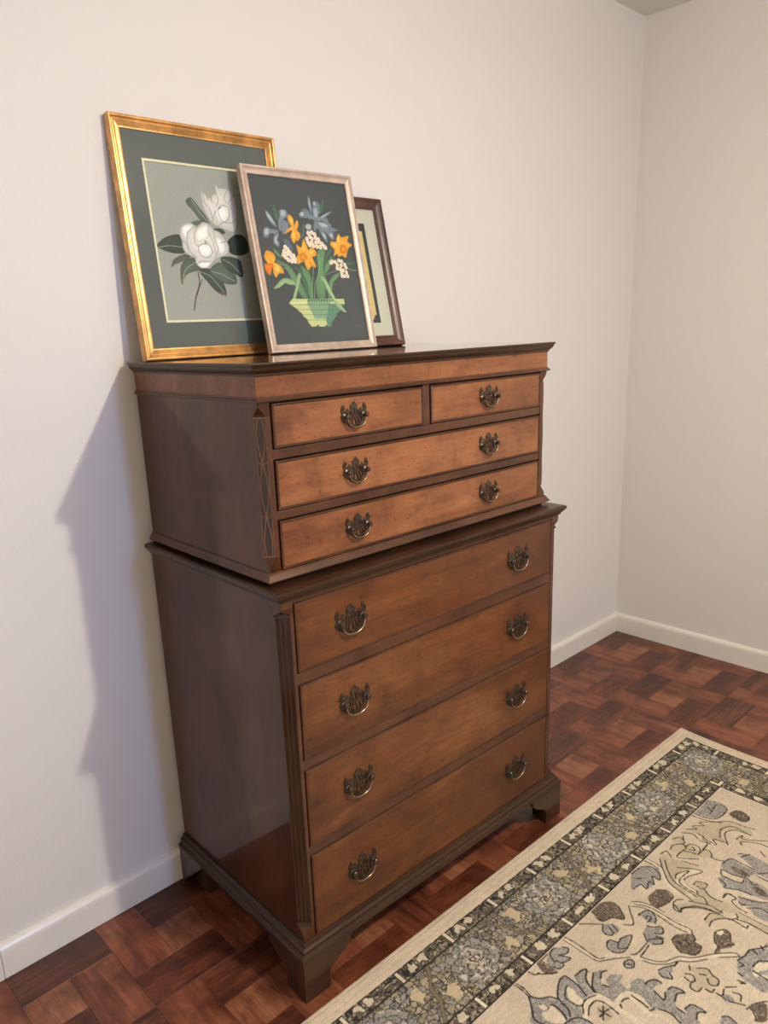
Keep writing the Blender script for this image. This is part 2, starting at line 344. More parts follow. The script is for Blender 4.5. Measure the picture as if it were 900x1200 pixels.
# flat art: (kind, colour, width mm, points in mm on the print)
SILVER_ART=[
('p',(72,108,84),None,'78,344 86,340 90,321 89,304 82,306 78,323'),
('p',(72,108,84),None,'234,368 237,357 230,343 218,328 211,325 218,345'),
('p',(104,138,100),None,'193,243 206,250 214,245 206,209 190,127 168,127 168,158 182,192 185,226'),
('p',(72,108,84),None,'235,249 239,246 216,223 203,195 198,192 207,223 222,240'),
('p',(104,138,100),None,'61,243 69,235 81,223 76,221 62,232'),
('p',(104,138,100),None,'65,216 84,210 101,200 113,181 127,157 136,127 123,127 113,141 101,164 90,190 78,208 62,212'),
('p',(72,108,84),None,'110,207 129,194 141,171 146,137 144,127 136,127 131,164 120,191'),
('p',(104,138,100),None,'131,204 150,194 158,171 153,127 144,127 143,161 134,188'),
('p',(146,174,128),None,'41,150 53,160 70,172 87,174 106,166 106,157 85,165 72,160 58,152 45,149'),
('p',(104,138,100),None,'199,127 210,165 227,182 247,189 251,186 229,172 216,151 206,127'),
('p',(72,108,84),None,'234,227 254,220 271,214 299,215 303,211 283,208 261,210 240,220'),
('p',(104,138,100),None,'201,185 216,196 227,213 234,227 228,227 210,209 196,185'),
('l',(146,174,128),1.3,'149,127 157,158 167,191 173,212'),
('l',(146,174,128),1.3,'157,127 165,158 181,185 191,212 192,236'),
('l',(104,138,100),1.6,'200,182 229,191 253,196 272,196'),
('l',(146,174,128),1.4,'271,205 286,197 307,195'),
('l',(104,138,100),2,'161,303 157,285 150,271'),
('p',(120,130,140),None,'55,328 63,325 72,313 80,296 81,291 68,297 58,312'),
('p',(168,174,180),None,'57,326 65,319 74,305 78,296 66,305 58,315'),
('p',(120,130,140),None,'95,331 111,334 118,329 116,317 106,312 98,295 92,282 85,288 88,308 94,318'),
('p',(168,174,180),None,'100,331 110,332 114,325 107,317 98,318'),
('p',(120,130,140),None,'42,286 51,291 60,287 78,286 85,281 76,274 60,277 50,267 40,266 38,276'),
('p',(168,174,180),None,'44,284 53,288 57,283 51,273 42,273'),
('p',(120,130,140),None,'76,278 84,275 76,265 80,255 79,247 72,247 63,255 66,268'),
('p',(168,174,180),None,'71,270 78,271 73,261 76,254 74,250 67,258'),
('p',(120,130,140),None,'99,308 115,306 117,296 108,282 96,275 93,288'),
('p',(92,103,114),None,'92,266 106,264 116,250 115,238 104,243 94,254'),
('p',(120,130,140),None,'188,368 193,369 193,354 195,340 192,327 187,336 185,353'),
('p',(168,174,180),None,'189,365 192,364 192,347 191,339 187,352'),
('p',(120,130,140),None,'200,356 208,361 218,357 220,349 210,343 211,331 207,318 220,325 252,339 252,333 231,326 239,320 239,309 224,315 210,313 227,307 247,308 249,296 272,294 254,288 248,279 253,272 243,268 230,282 223,288 227,275 227,261 218,267 210,281 202,294 190,286 190,300 195,312 185,318 171,320 155,318 150,324 158,331 166,339 179,339 181,330 196,325 197,340'),
('p',(168,174,180),None,'199,342 210,342 206,321 197,322'),
('p',(168,174,180),None,'154,327 165,332 168,326 160,320'),
('p',(168,174,180),None,'208,309 223,310 237,301 225,298 212,301'),
('p',(168,174,180),None,'212,320 242,334 246,334 226,323'),
('p',(168,174,180),None,'212,284 222,283 225,271 219,271'),
('p',(168,174,180),None,'200,356 209,357 206,348'),
('p',(168,174,180),None,'243,286 249,279 242,273 235,282'),
('p',(168,174,180),None,'165,299 176,304 184,300 180,291 169,290'),
('l',(92,103,114),1.2,'205,344 201,317 211,294 226,281'),
('l',(92,103,114),1.0,'182,331 195,324 206,312 236,309'),
('p',(232,164,62),None,'118,321 125,323 133,313 132,298 141,310 146,309 145,298 138,287 145,281 145,271 135,261 131,264 123,255 116,270 123,286 110,281 100,277 110,289 122,296 116,311'),
('p',(244,190,84),None,'121,318 126,316 130,307 127,300 122,309'),
('p',(244,190,84),None,'125,283 131,282 126,264 121,272'),
('l',(196,112,28),1.3,'132,298 132,287 137,267'),
('l',(196,112,28),1.1,'132,298 122,296 108,281'),
('p',(232,164,62),None,'38,236 48,236 60,229 61,217 54,209 65,208 76,198 78,185 65,185 54,175 49,186 51,202 41,186 39,180 29,188 27,205 37,207 30,221'),
('p',(222,120,40),None,'28,205 41,207 51,206 45,193 38,181 30,189'),
('p',(244,190,84),None,'57,204 66,203 70,193 59,186 54,193'),
('l',(196,112,28),1.2,'41,228 50,209 54,190'),
('p',(232,164,62),None,'153,268 160,252 163,243 175,249 186,239 184,229 172,225 176,212 178,201 163,202 153,193 146,204 142,214 123,207 123,224 130,231 128,254 142,248'),
('p',(244,190,84),None,'149,260 154,248 151,238 146,243'),
('p',(244,190,84),None,'164,238 178,242 178,234 165,232'),
('p',(224,138,36),None,'137,233 148,235 155,228 151,218 139,214 132,220'),
('l',(196,112,28),1.3,'138,229 145,231 150,227 146,220 139,218 136,224 140,228'),
('l',(196,112,28),1.2,'155,225 162,212 169,203'),
('p',(232,164,62),None,'265,285 274,277 298,281 292,267 305,259 290,248 278,226 267,231 255,228 250,234 239,229 244,244 234,256 238,265 254,266'),
('p',(244,190,84),None,'262,280 267,271 263,262 257,269'),
('p',(244,190,84),None,'240,261 251,260 256,254 244,251'),
('p',(224,138,36),None,'266,256 280,258 287,249 280,238 267,236 261,243'),
('l',(196,112,28),1.4,'267,252 277,254 282,247 275,240 267,241 265,247 270,250'),
('c',(238,218,196),5.416666666666666,'95,246'),
('c',(238,218,196),5.416666666666666,'101,241'),
('c',(238,218,196),5.416666666666666,'90,236'),
('c',(238,218,196),5.416666666666666,'97,231'),
('c',(238,218,196),5.416666666666666,'106,234'),
('c',(238,218,196),5.416666666666666,'107,227'),
('c',(238,218,196),5.416666666666666,'91,223'),
('c',(238,218,196),5.416666666666666,'98,217'),
('c',(238,218,196),5.416666666666666,'112,222'),
('c',(238,218,196),5.416666666666666,'107,214'),
('c',(238,218,196),5.416666666666666,'117,214'),
('c',(238,218,196),5.416666666666666,'86,228'),
('c',(238,218,196),5.416666666666666,'115,227'),
('c',(238,218,196),5.416666666666666,'117,220'),
('c',(176,96,66),1.0833333333333333,'94,245'),
('c',(176,96,66),1.0833333333333333,'100,241'),
('c',(176,96,66),1.0833333333333333,'91,237'),
('c',(176,96,66),1.0833333333333333,'95,230'),
('c',(176,96,66),1.0833333333333333,'106,233'),
('c',(176,96,66),1.0833333333333333,'107,227'),
('c',(176,96,66),1.0833333333333333,'92,222'),
('c',(176,96,66),1.0833333333333333,'100,216'),
('c',(176,96,66),1.0833333333333333,'113,223'),
('c',(176,96,66),1.0833333333333333,'107,214'),
('c',(176,96,66),1.0833333333333333,'118,213'),
('c',(176,96,66),1.0833333333333333,'85,229'),
('c',(176,96,66),1.0833333333333333,'114,228'),
('c',(176,96,66),1.0833333333333333,'118,221'),
('c',(238,218,196),5.416666666666666,'171,282'),
('c',(238,218,196),5.416666666666666,'182,284'),
('c',(238,218,196),5.416666666666666,'190,280'),
('c',(238,218,196),5.416666666666666,'174,274'),
('c',(238,218,196),5.416666666666666,'164,268'),
('c',(238,218,196),5.416666666666666,'179,269'),
('c',(238,218,196),5.416666666666666,'191,271'),
('c',(238,218,196),5.416666666666666,'199,268'),
('c',(238,218,196),5.416666666666666,'166,260'),
('c',(238,218,196),5.416666666666666,'177,259'),
('c',(238,218,196),5.416666666666666,'190,260'),
('c',(238,218,196),5.416666666666666,'200,262'),
('c',(238,218,196),5.416666666666666,'191,251'),
('c',(238,218,196),5.416666666666666,'208,258'),
('c',(238,218,196),5.416666666666666,'214,252'),
('c',(238,218,196),5.416666666666666,'201,250'),
('c',(238,218,196),5.416666666666666,'180,252'),
('c',(238,218,196),5.416666666666666,'169,254'),
('c',(238,218,196),5.416666666666666,'217,249'),
('c',(176,96,66),1.0833333333333333,'171,281'),
('c',(176,96,66),1.0833333333333333,'183,284'),
('c',(176,96,66),1.0833333333333333,'191,279'),
('c',(176,96,66),1.0833333333333333,'173,274'),
('c',(176,96,66),1.0833333333333333,'163,270'),
('c',(176,96,66),1.0833333333333333,'178,268'),
('c',(176,96,66),1.0833333333333333,'190,271'),
('c',(176,96,66),1.0833333333333333,'200,268'),
('c',(176,96,66),1.0833333333333333,'167,259'),
('c',(176,96,66),1.0833333333333333,'178,259'),
('c',(176,96,66),1.0833333333333333,'192,259'),
('c',(176,96,66),1.0833333333333333,'200,261'),
('c',(176,96,66),1.0833333333333333,'189,251'),
('c',(176,96,66),1.0833333333333333,'207,258'),
('c',(176,96,66),1.0833333333333333,'216,253'),
('c',(176,96,66),1.0833333333333333,'201,250'),
('c',(176,96,66),1.0833333333333333,'180,253'),
('c',(176,96,66),1.0833333333333333,'168,253'),
('c',(176,96,66),1.0833333333333333,'218,250'),
('c',(238,218,196),5.0,'232,216'),
('c',(238,218,196),5.0,'241,215'),
('c',(238,218,196),5.0,'253,219'),
('c',(238,218,196),5.0,'262,217'),
('c',(238,218,196),5.0,'246,208'),
('c',(238,218,196),5.0,'258,207'),
('c',(238,218,196),5.0,'270,209'),
('c',(238,218,196),5.0,'273,202'),
('c',(238,218,196),5.0,'253,198'),
('c',(238,218,196),5.0,'244,200'),
('c',(238,218,196),5.0,'262,195'),
('c',(238,218,196),5.0,'272,190'),
('c',(238,218,196),5.0,'256,189'),
('c',(238,218,196),5.0,'264,181'),
('c',(238,218,196),5.0,'274,181'),
('c',(238,218,196),5.0,'256,181'),
('c',(238,218,196),5.0,'227,213'),
('c',(176,96,66),1.0,'233,218'),
('c',(176,96,66),1.0,'242,216'),
('c',(176,96,66),1.0,'251,219'),
('c',(176,96,66),1.0,'263,217'),
('c',(176,96,66),1.0,'245,210'),
('c',(176,96,66),1.0,'256,206'),
('c',(176,96,66),1.0,'270,207'),
('c',(176,96,66),1.0,'272,200'),
('c',(176,96,66),1.0,'253,199'),
('c',(176,96,66),1.0,'245,201'),
('c',(176,96,66),1.0,'261,196'),
('c',(176,96,66),1.0,'275,191'),
('c',(176,96,66),1.0,'256,189'),
('c',(176,96,66),1.0,'264,181'),
('c',(176,96,66),1.0,'273,182'),
('c',(176,96,66),1.0,'257,180'),
('c',(176,96,66),1.0,'228,214'),
('p',(146,174,128),None,'123,187 128,182 120,164 106,137 95,116 88,116 95,134 108,157 115,177'),
('P',(196,198,142),None,'78,116 90,126 249,125 250,112 232,101 232,97 218,88 219,85 206,76 206,73 197,67 195,58 184,58 181,63 174,58 157,59 155,64 147,59 134,59 124,73 126,76 112,86 114,89 100,99 101,101 82,112'),
('P',(128,160,126),None,'138,126 201,126 203,113 192,86 183,77 147,78 140,98 132,114'),
('P',(96,138,112),None,'199,113 250,112 232,101 232,97 218,88 219,85 206,76 206,73 197,67 195,58 184,58 181,72 189,89'),
('P',(66,104,88),None,'137,125 215,124 213,118 133,119'),
('P',(150,178,132),None,'142,125 145,125 144,118 141,118'),
('P',(150,178,132),None,'149,125 152,125 152,118 149,118'),
('P',(150,178,132),None,'157,125 160,125 160,118 157,118'),
('P',(150,178,132),None,'165,125 168,124 168,117 164,117'),
('P',(150,178,132),None,'173,124 176,124 175,117 172,117'),
('P',(150,178,132),None,'181,124 184,124 183,117 180,117'),
('P',(150,178,132),None,'189,124 192,124 191,117 188,117'),
('P',(150,178,132),None,'197,124 200,124 200,117 196,117'),
('P',(150,178,132),None,'205,124 208,124 208,117 204,117'),
('P',(150,178,132),None,'213,124 216,124 216,117 212,117'),
('l',(84,118,84),1.1,'82,112 246,110'),
('l',(84,118,84),1.1,'101,100 231,99'),
('l',(84,118,84),1.1,'114,88 218,86'),
('l',(84,118,84),1.1,'125,75 205,74'),
('P',(212,214,156),None,'87,119 133,120 129,114 83,114'),
('p',(146,174,128),None,'184,178 191,181 201,175 208,158 217,137 230,113 246,98 251,91 240,93 224,104 211,127 199,147 193,168'),
('l',(200,216,176),0.9,'190,177 204,158 219,125 247,93'),
('l',(104,112,122),0.7,'252,57 256,60 258,57 263,59 265,56'),
('l',(104,112,122),0.7,'270,56 274,60 275,56 280,59 284,63 284,56 288,59 291,56 297,58')]
GOLD_ART=[
('l',(96,64,56),3.2,'166,187 165,162 151,133 142,106'),
('l',(84,60,52),2,'174,172 162,152 155,138'),
('p',(66,76,68),None,'74,239 83,251 104,262 133,266 138,249 141,230 120,226 93,230'),
('p',(92,92,84),None,'100,197 110,214 137,225 153,220 126,208 108,202'),
('p',(88,100,88),None,'120,179 126,203 146,216 172,217 173,194 153,188 135,181 121,161'),
('p',(66,76,68),None,'169,192 196,195 217,178 232,158 231,136 208,145 188,165'),
('p',(88,100,88),None,'195,190 223,210 246,201 265,183 265,164 239,162 216,172'),
('p',(66,76,68),None,'231,220 262,223 286,212 285,179 262,186 240,198'),
('p',(88,100,88),None,'160,336 175,347 191,329 207,310 215,292 192,300 177,317'),
('p',(52,60,54),None,'255,256 284,274 309,265 310,236 282,227 258,233'),
('p',(88,100,88),None,'166,293 191,300 202,295 188,287'),
('p',(66,76,68),None,'220,282 242,285 253,276 237,272'),
('l',(176,180,164),1.0,'78,238 104,242 134,240'),
('l',(176,180,164),1.0,'171,189 199,177 228,143'),
('l',(176,180,164),1.0,'201,190 230,183 262,168'),
('l',(176,180,164),1.0,'236,217 259,206 281,184'),
('l',(176,180,164),1.0,'175,344 191,318 213,295'),
('l',(176,180,164),1.0,'124,167 134,191 166,211'),
('l',(190,130,100),1.6,'124,164 130,176 136,181'),
('l',(170,110,90),1.6,'218,144 232,134 224,138'),
('p',(214,208,202),None,'243,380 251,374 276,373 289,360 293,340 292,315 281,280 260,281 236,288 222,295 210,310 202,334 202,358 207,360 213,344 223,334 230,355 243,363'),
('p',(236,232,226),None,'237,326 251,336 269,334 270,314 256,298 241,300 234,312'),
('l',(150,144,140),1.5,'243,363 246,347 238,331'),
('l',(150,144,140),1.5,'276,373 263,353 270,339'),
('l',(150,144,140),1.5,'289,360 274,344 277,329'),
('l',(150,144,140),1.5,'236,288 250,298 275,299 288,310'),
('l',(150,144,140),1.5,'222,295 228,311 236,324'),
('l',(150,144,140),1.5,'207,358 209,339 219,325 224,306'),
('l',(150,144,140),1.5,'251,336 243,327 243,312 251,300 264,304 272,319 269,333 254,336'),
('p',(214,208,202),None,'137,282 149,291 166,293 177,286 196,296 213,293 223,282 240,275 253,258 258,244 251,228 231,222 212,212 197,200 178,196 165,204 162,218 146,225 136,237 136,253 133,267'),
('p',(236,232,226),None,'145,285 163,289 169,281 152,273 146,258 140,272'),
('p',(236,232,226),None,'174,274 198,290 212,286 206,266 189,256 174,255'),
('p',(236,232,226),None,'176,243 191,250 206,247 210,232 198,221 180,224'),
('p',(236,232,226),None,'227,267 243,258 247,238 232,228 226,247'),
('p',(236,232,226),None,'168,206 187,209 205,210 191,198 176,198'),
('l',(150,144,140),1.5,'177,286 158,276 149,254 155,230 168,218'),
('l',(150,144,140),1.5,'196,296 175,279 168,255 176,243'),
('l',(150,144,140),1.5,'223,282 222,257 228,238 212,212'),
('l',(150,144,140),1.5,'213,293 207,276 216,257 220,227'),
('l',(150,144,140),1.5,'176,243 191,250 206,247 211,232 198,220 181,223 176,233 176,242'),
('l',(150,144,140),1.5,'136,253 147,249 149,230'),
('l',(150,144,140),1.5,'253,258 236,253'),
('l',(150,144,140),1.5,'165,204 181,212 202,210'),
('l',(150,144,140),1.5,'194,248 198,256 203,251'),
('l',(150,104,80),2,'198,249 195,256'),
('l',(150,104,80),2,'243,327 251,332')]
RUG_ART=[
('p','g',None,'1260,286 1254,289 1248,305 1236,314 1226,329 1196,313 1184,309 1163,308 1158,318 1163,340 1168,357 1173,370 1191,376 1209,384 1221,395 1230,407 1306,334 1291,314 1277,307 1269,294'),
('p','g',None,'1147,324 1128,325 1115,332 1116,340 1126,339 1135,346 1143,360 1150,377 1172,371 1167,353 1160,338'),
('p','g',None,'1112,347 1099,351 1086,364 1097,361 1114,366 1125,378 1121,390 1110,376 1091,376 1078,386 1074,395 1088,398 1098,410 1097,422 1069,417 1054,426 1061,446 1095,465 1101,428 1112,420 1141,420 1150,411 1157,383 1147,367 1128,353'),
('l','d',3.5,'1163,308 1184,309 1215,326 1223,339 1228,360 1240,373'),
('l','d',3.5,'1162,309 1163,340 1174,369'),
('l','d',3.5,'1258,313 1261,328 1254,334 1241,332 1243,356 1251,372'),
('l','d',3.5,'1260,286 1248,305 1230,317 1223,332'),
('l','d',3.5,'1260,286 1278,306 1297,327 1293,346'),
('l','d',3.5,'1147,324 1128,325 1115,332 1140,347 1154,376'),
('l','d',3.5,'1112,347 1144,364 1152,378'),
('l','d',3.5,'1114,366 1099,359 1086,364'),
('l','d',3.5,'1125,378 1121,390'),
('l','d',3.5,'1135,426 1119,431 1113,448 1118,467'),
('l','d',3.5,'1143,429 1156,445 1154,457'),
('p','c',None,'1186,329 1180,340 1186,355 1189,371 1204,373 1207,361 1203,344'),
('p','c',None,'1273,329 1260,334 1246,332 1248,356 1254,372 1265,371 1279,355 1279,333'),
('p','c',None,'1263,313 1255,322 1258,331 1265,329 1267,319'),
('l','d',3,'1181,326 1201,335 1210,347 1206,371 1195,375'),
('l','c',11,'1218,395 1201,382 1178,378 1159,384 1154,399 1156,431 1154,457 1155,481'),
('l','d',3,'1211,397 1194,388 1180,387 1168,391 1162,407 1165,437'),
('l','d',3,'1215,388 1197,375 1177,374 1159,381'),
('p','t',None,'1186,401 1171,406 1167,420 1180,432 1198,429 1201,414'),
('l','d',3,'1184,403 1184,413 1169,418'),
('l','d',3,'1198,415 1185,417 1182,430'),
('l','d',3,'1171,406 1199,423'),
('l','c',9,'1153,423 1130,420 1108,424 1100,444 1102,468'),
('l','d',3.5,'1261,375 1241,379 1227,391 1222,413'),
('l','c',5,'1075,250 1075,271 1076,304 1076,334 1044,344 1035,362 1012,385 1000,414'),
('l','d',2.6,'1071,247 1068,275 1070,307 1070,334 1058,342'),
('l','d',2.6,'1080,251 1080,275 1080,306 1078,335 1063,348 1039,364 1014,386 1004,413'),
('l','d',2.6,'1259,246 1257,264 1260,286'),
('l','d',2.6,'1253,249 1251,267 1256,287'),
('p','g',None,'1017,323 1005,325 995,338 982,339 959,352 982,357 1010,366 1026,356 1032,341 1031,333'),
('p','g',None,'979,290 965,298 957,312 964,324 984,324 995,316 994,301'),
('l','d',2.8,'1017,323 1005,325 999,341 982,339 959,352 1006,364 1026,356 1032,341 1028,330 1016,323'),
('l','d',2.8,'999,341 1014,350 1002,361'),
('l','d',2.8,'977,289 995,300 995,316 982,319 973,303'),
('l','d',2.8,'960,303 971,324'),
('l','d',2.8,'1014,248 994,268 975,288'),
('l','d',2.8,'880,300 896,313 925,337 942,323'),
('l','d',2.8,'885,330 879,350'),
('p','g',None,'1040,377 1025,381 1022,392 1035,400 1049,395 1050,385'),
('l','d',3,'1041,379 1025,382 1024,393 1038,399 1050,390 1045,381 1038,388 1035,394'),
('p','b',None,'957,245 929,244 900,260 898,283 925,314 943,293 966,283 966,267'),
('l','d',3,'898,283 925,314 942,292 967,283 968,264'),
('p','g',None,'1118,244 1108,254 1099,260 1093,272 1105,278 1117,272 1113,291 1135,287 1155,290 1163,279 1159,260'),
('p','b',None,'1157,215 1146,232 1139,251 1162,251 1163,268 1163,291 1177,289 1187,276 1184,259 1174,239'),
('l','d',3,'1099,260 1093,272 1107,277 1124,268'),
('l','d',3,'1124,268 1113,291 1137,285 1141,272'),
('l','d',3,'1137,285 1140,291 1155,290 1160,277'),
('l','d',3,'1154,217 1145,239'),
('l','d',3,'1197,268 1180,283 1166,293'),
('l','d',3,'1209,245 1206,262 1194,266'),
('l','d',3,'1117,248 1136,253 1147,272'),
('l','c',5,'874,303 861,320 854,347 854,378 856,412 849,435 864,442'),
('l','d',2.6,'877,305 865,322 859,342 862,374 866,409 862,436'),
('l','d',2.6,'858,319 850,341 850,372 852,406 848,436 861,446'),
('p','g',None,'891,331 867,335 859,346 871,364 888,371 895,357 891,344'),
('p','g',None,'934,367 912,363 900,375 890,381 894,394 906,398 919,388 915,401 934,411 949,397 950,383'),
('l','d',3,'891,331 867,335 859,346 871,364 888,371'),
('l','d',3,'891,348 877,348 879,356 895,357'),
('l','d',3,'908,361 900,375 888,384 894,394 907,397 917,384'),
('l','d',3,'945,384 932,392 921,405 934,411 949,397'),
('l','d',3,'934,367 950,383'),
('l','d',3,'916,407 923,391'),
('l','d',3,'1009,379 996,386 949,386'),
('l','d',3,'1001,396 958,393'),
('p','b',None,'908,421 885,422 859,445 867,456 878,459 880,476 908,478 920,467 927,453 921,436'),
('l','d',3,'908,421 885,422'),
('l','d',3,'859,445 867,456 878,459 880,476 908,478 920,467'),
('l','d',3,'921,436 928,454'),
('l','d',3,'886,440 891,453 908,454'),
('l','d',3,'902,430 903,441'),
('p','b',None,'830,482 815,479 795,489 796,503 815,513 822,524 842,520 852,510 870,510 877,503 853,499 843,488'),
('p','c',None,'816,481 803,486 804,493 818,491'),
('l','d',2.4,'830,482 815,479 795,489 796,503 815,513'),
('l','d',2.4,'830,482 847,491 852,501 872,502'),
('l','d',2.4,'852,510 834,516 822,524'),
('l','c',5.5,'1015,382 1006,399 995,421 979,441 948,453 929,478 893,502 873,516 847,541'),
('l','d',2.6,'1001,396 992,420 976,439 942,454 924,476 894,495 876,507 846,534 848,547'),
('l','d',2.6,'1006,406 998,426 974,449 954,459 934,481 904,500'),
('l','d',2.6,'881,517 862,534 848,547'),
('p','g',None,'1005,440 986,448 973,455 988,463 999,463 1008,471 1016,460 1015,453'),
('l','d',3,'1008,440 987,448 968,460'),
('l','d',3,'1013,444 1017,457 1007,472 997,460'),
('l','d',3,'974,459 954,459'),
('p','t',None,'951,482 944,495 930,512 937,525 938,540 954,545 969,536 978,546 987,538 984,527 1000,524 1002,509 984,500 969,504 962,494'),
('l','d',3,'976,484 968,496 977,507 991,504 1003,511 1000,524 985,526'),
('l','d',3,'944,495 930,512 938,526 942,541 957,545 966,534 955,523'),
('l','d',3,'983,533 982,545 971,545'),
('l','d',3,'955,507 948,517'),
('l','d',3,'949,481 960,488'),
('l','d',3,'985,488 988,501'),
('p','g',None,'1061,438 1045,441 1033,450 1032,461 1050,457 1063,460 1070,474 1069,485 1044,479 1031,481 1020,492 1022,506 1034,499 1049,500 1068,512 1069,528 1049,525 1036,535 1038,556 1048,547 1063,551 1072,561 1096,538 1088,522 1093,502 1097,488 1105,476 1093,446 1093,425 1072,414 1075,433'),
('l','d',3.4,'1061,438 1045,441 1033,450 1034,462'),
('l','d',3.4,'1063,460 1069,485 1050,478'),
('l','d',3.4,'1039,478 1025,484 1022,506 1036,497 1057,502'),
('l','d',3.4,'1059,525 1039,530 1037,557 1049,547 1067,552'),
('l','d',3.4,'1097,488 1090,510 1097,533'),
('l','d',3.4,'1114,477 1104,482'),
('l','d',3.4,'1106,433 1107,453 1109,471'),
('l','d',3.4,'1111,502 1112,518'),
('l','d',3.4,'1068,512 1070,529'),
('l','c',8,'1113,437 1117,459 1120,481 1109,501 1113,522'),
('p','g',None,'1024,585 1015,596 1024,609 1043,590'),
('l','d',3,'1025,584 1015,593 1020,613'),
('p','g',None,'976,561 963,574 973,587 983,580 986,572'),
('l','d',3,'978,551 974,563 957,559'),
('l','d',3,'949,559 933,574'),
('l','d',3,'951,575 947,589 962,595'),
('l','d',3,'978,559 977,580 965,605'),
('l','d',3,'972,611 948,617 925,631'),
('l','d',3,'967,621 982,636 961,636'),
('p','b',None,'966,612 944,621 933,634 972,649 989,633 970,628'),
('p','g',None,'866,549 840,552 811,556 797,570 772,576 893,622 908,607 904,590 905,578 890,559'),
('p','c',None,'855,577 832,580 831,589 820,594 841,602 856,593 865,587'),
('p','c',None,'871,583 864,593 877,595 878,587'),
('p','c',None,'868,597 857,609 869,613 874,603'),
('l','d',3.4,'862,547 840,552 814,554 793,568 776,576'),
('l','d',3.4,'855,577 832,580 818,594'),
('l','d',3.4,'867,582 868,597 869,613'),
('l','d',3.4,'894,561 895,571'),
('l','d',3.4,'864,551 865,562 875,558'),
('l','d',3.4,'809,558 815,570'),
('l','d',3.4,'917,577 910,583 914,569'),
('l','d',3.4,'786,566 793,575'),
('p','t',None,'800,373 811,397 800,388 775,405 764,426 756,455 739,462 714,472 731,490 738,510 742,532 739,564 718,556 719,516 717,484 710,463'),
('p','t',None,'797,445 768,446 756,458 755,483 775,463 789,459 807,464 806,452'),
('l','d',3,'800,373 813,396 799,391 776,406 762,425 756,448 756,469'),
('l','d',3,'797,445 770,445 759,456'),
('l','d',3,'809,462 789,459 770,468 753,488 756,524'),
('l','d',3,'761,460 739,462 726,481 738,496 758,484'),
('l','d',3,'707,469 717,487 718,523 718,556'),
('l','d',3,'743,498 737,523 739,564'),
('l','d',3,'756,524 745,523'),
('l','d',3,'692,484 672,504 662,535'),
('p','g',None,'685,502 665,536 699,549 704,524'),
('p','t',None,'673,271 647,272 647,289 645,316 631,353 639,353 656,341 648,369 682,354 704,351 716,370 715,392 692,378 679,387 679,398 697,399 710,420 714,436 704,461 704,489 722,490 737,475 744,449 744,428 765,393 743,401 749,366 742,336 713,303'),
('p','c',None,'705,331 674,334 656,349 650,366 687,352 713,357 721,376 723,392 745,391 736,364 728,343'),
('l','d',2.8,'673,271 709,300 739,331 749,366 757,397'),
('l','d',2.8,'669,283 701,308 726,336 733,367 738,399'),
('l','d',2.8,'714,334 695,329 664,345 706,342 724,354 730,392'),
('l','d',2.8,'704,351 682,354 646,370 645,356 673,318'),
('l','d',2.8,'629,352 642,314'),
('l','d',2.8,'703,375 687,376 679,398 702,398 703,383'),
('l','d',2.8,'700,400 715,422 712,450'),
('l','d',2.8,'765,393 754,414 744,435 747,465'),
('l','d',2.8,'796,369 780,371 770,381'),
('l','d',2.8,'796,369 814,380 813,394 794,396 769,421 758,449'),
('l','d',2.8,'718,390 730,399 730,414 744,428'),
('l','d',2.8,'699,444 677,445 677,467 694,464 704,482 707,504'),
('p','t',None,'502,268 469,287 433,300 395,329 385,358 391,389 414,402 418,371 425,350 452,337 479,345 490,370 495,356 506,336 508,317 509,297'),
('p','t',None,'458,376 431,381 426,399 450,393 474,399 467,384'),
('l','d',2.8,'510,264 490,284 486,269 460,291 456,276 421,307 392,332 386,367 380,396'),
('l','d',2.8,'481,344 448,331 418,339 407,359 414,398'),
('l','d',2.8,'495,370 460,347 437,347 417,363 416,387'),
('l','d',2.8,'513,311 518,350 500,334 490,370'),
('l','d',2.8,'458,376 429,382 444,390 406,437'),
('l','d',2.8,'471,397 462,390 448,400 432,428 431,447'),
('l','d',2.8,'506,295 510,314'),
('l','d',2.8,'437,237 439,255 432,287 413,320'),
('p','g',None,'775,249 742,251 717,271 722,294 746,309 753,294 771,307 798,302 794,284 819,281 820,273'),
('l','d',3,'775,249 742,251'),
('l','d',3,'736,252 717,271 722,294 746,309 746,290 771,307 770,293 798,302 794,284 822,279'),
('l','d',3,'785,262 772,276'),
('p','b',None,'820,317 788,320 772,332 779,358 805,360 837,353 838,335'),
('l','d',2.6,'785,319 769,338 777,360 809,360 838,350'),
('l','d',2.6,'804,333 799,345'),
('l','c',5,'699,245 701,267 704,289 732,315 752,341 763,374'),
('l','d',2.4,'707,245 707,266 712,289'),
('l','d',2.4,'696,252 696,272 700,289'),
('l','d',2.4,'864,298 849,313 840,340 840,370'),
('l','d',2.4,'866,307 852,331'),
('p','t',None,'615,270 593,274 577,291 569,308 581,330 617,335 622,313 625,294'),
('p','t',None,'581,330 558,336 559,352 576,360 593,343'),
('p','t',None,'575,257 558,265 565,286 582,281 588,272'),
('l','d',2.8,'620,273 598,270 577,287 586,300 614,297 636,300 620,324 604,341'),
('l','d',2.8,'583,294 560,304 561,325 587,333 592,319 600,302'),
('l','d',2.8,'569,308 578,320 586,308'),
('l','d',2.8,'575,257 555,268 568,287 588,276'),
('l','d',2.8,'585,334 558,336 556,351 576,364'),
('l','d',2.8,'655,264 633,269 646,290'),
('l','d',2.8,'534,262 518,284 528,305'),
('l','d',2.8,'531,311 529,331 561,333'),
('l','d',2.8,'544,271 560,281'),
('l','d',2.8,'576,360 574,378 563,393'),
('l','d',2.8,'519,314 526,338'),
('p','g',None,'415,240 373,242 333,251 327,279 343,303 379,306 404,300 421,273'),
('l','d',2.8,'415,240 376,244 336,248'),
('l','d',2.8,'327,279 341,304 389,306 414,295 424,270 425,245'),
('l','d',2.8,'368,258 383,282'),
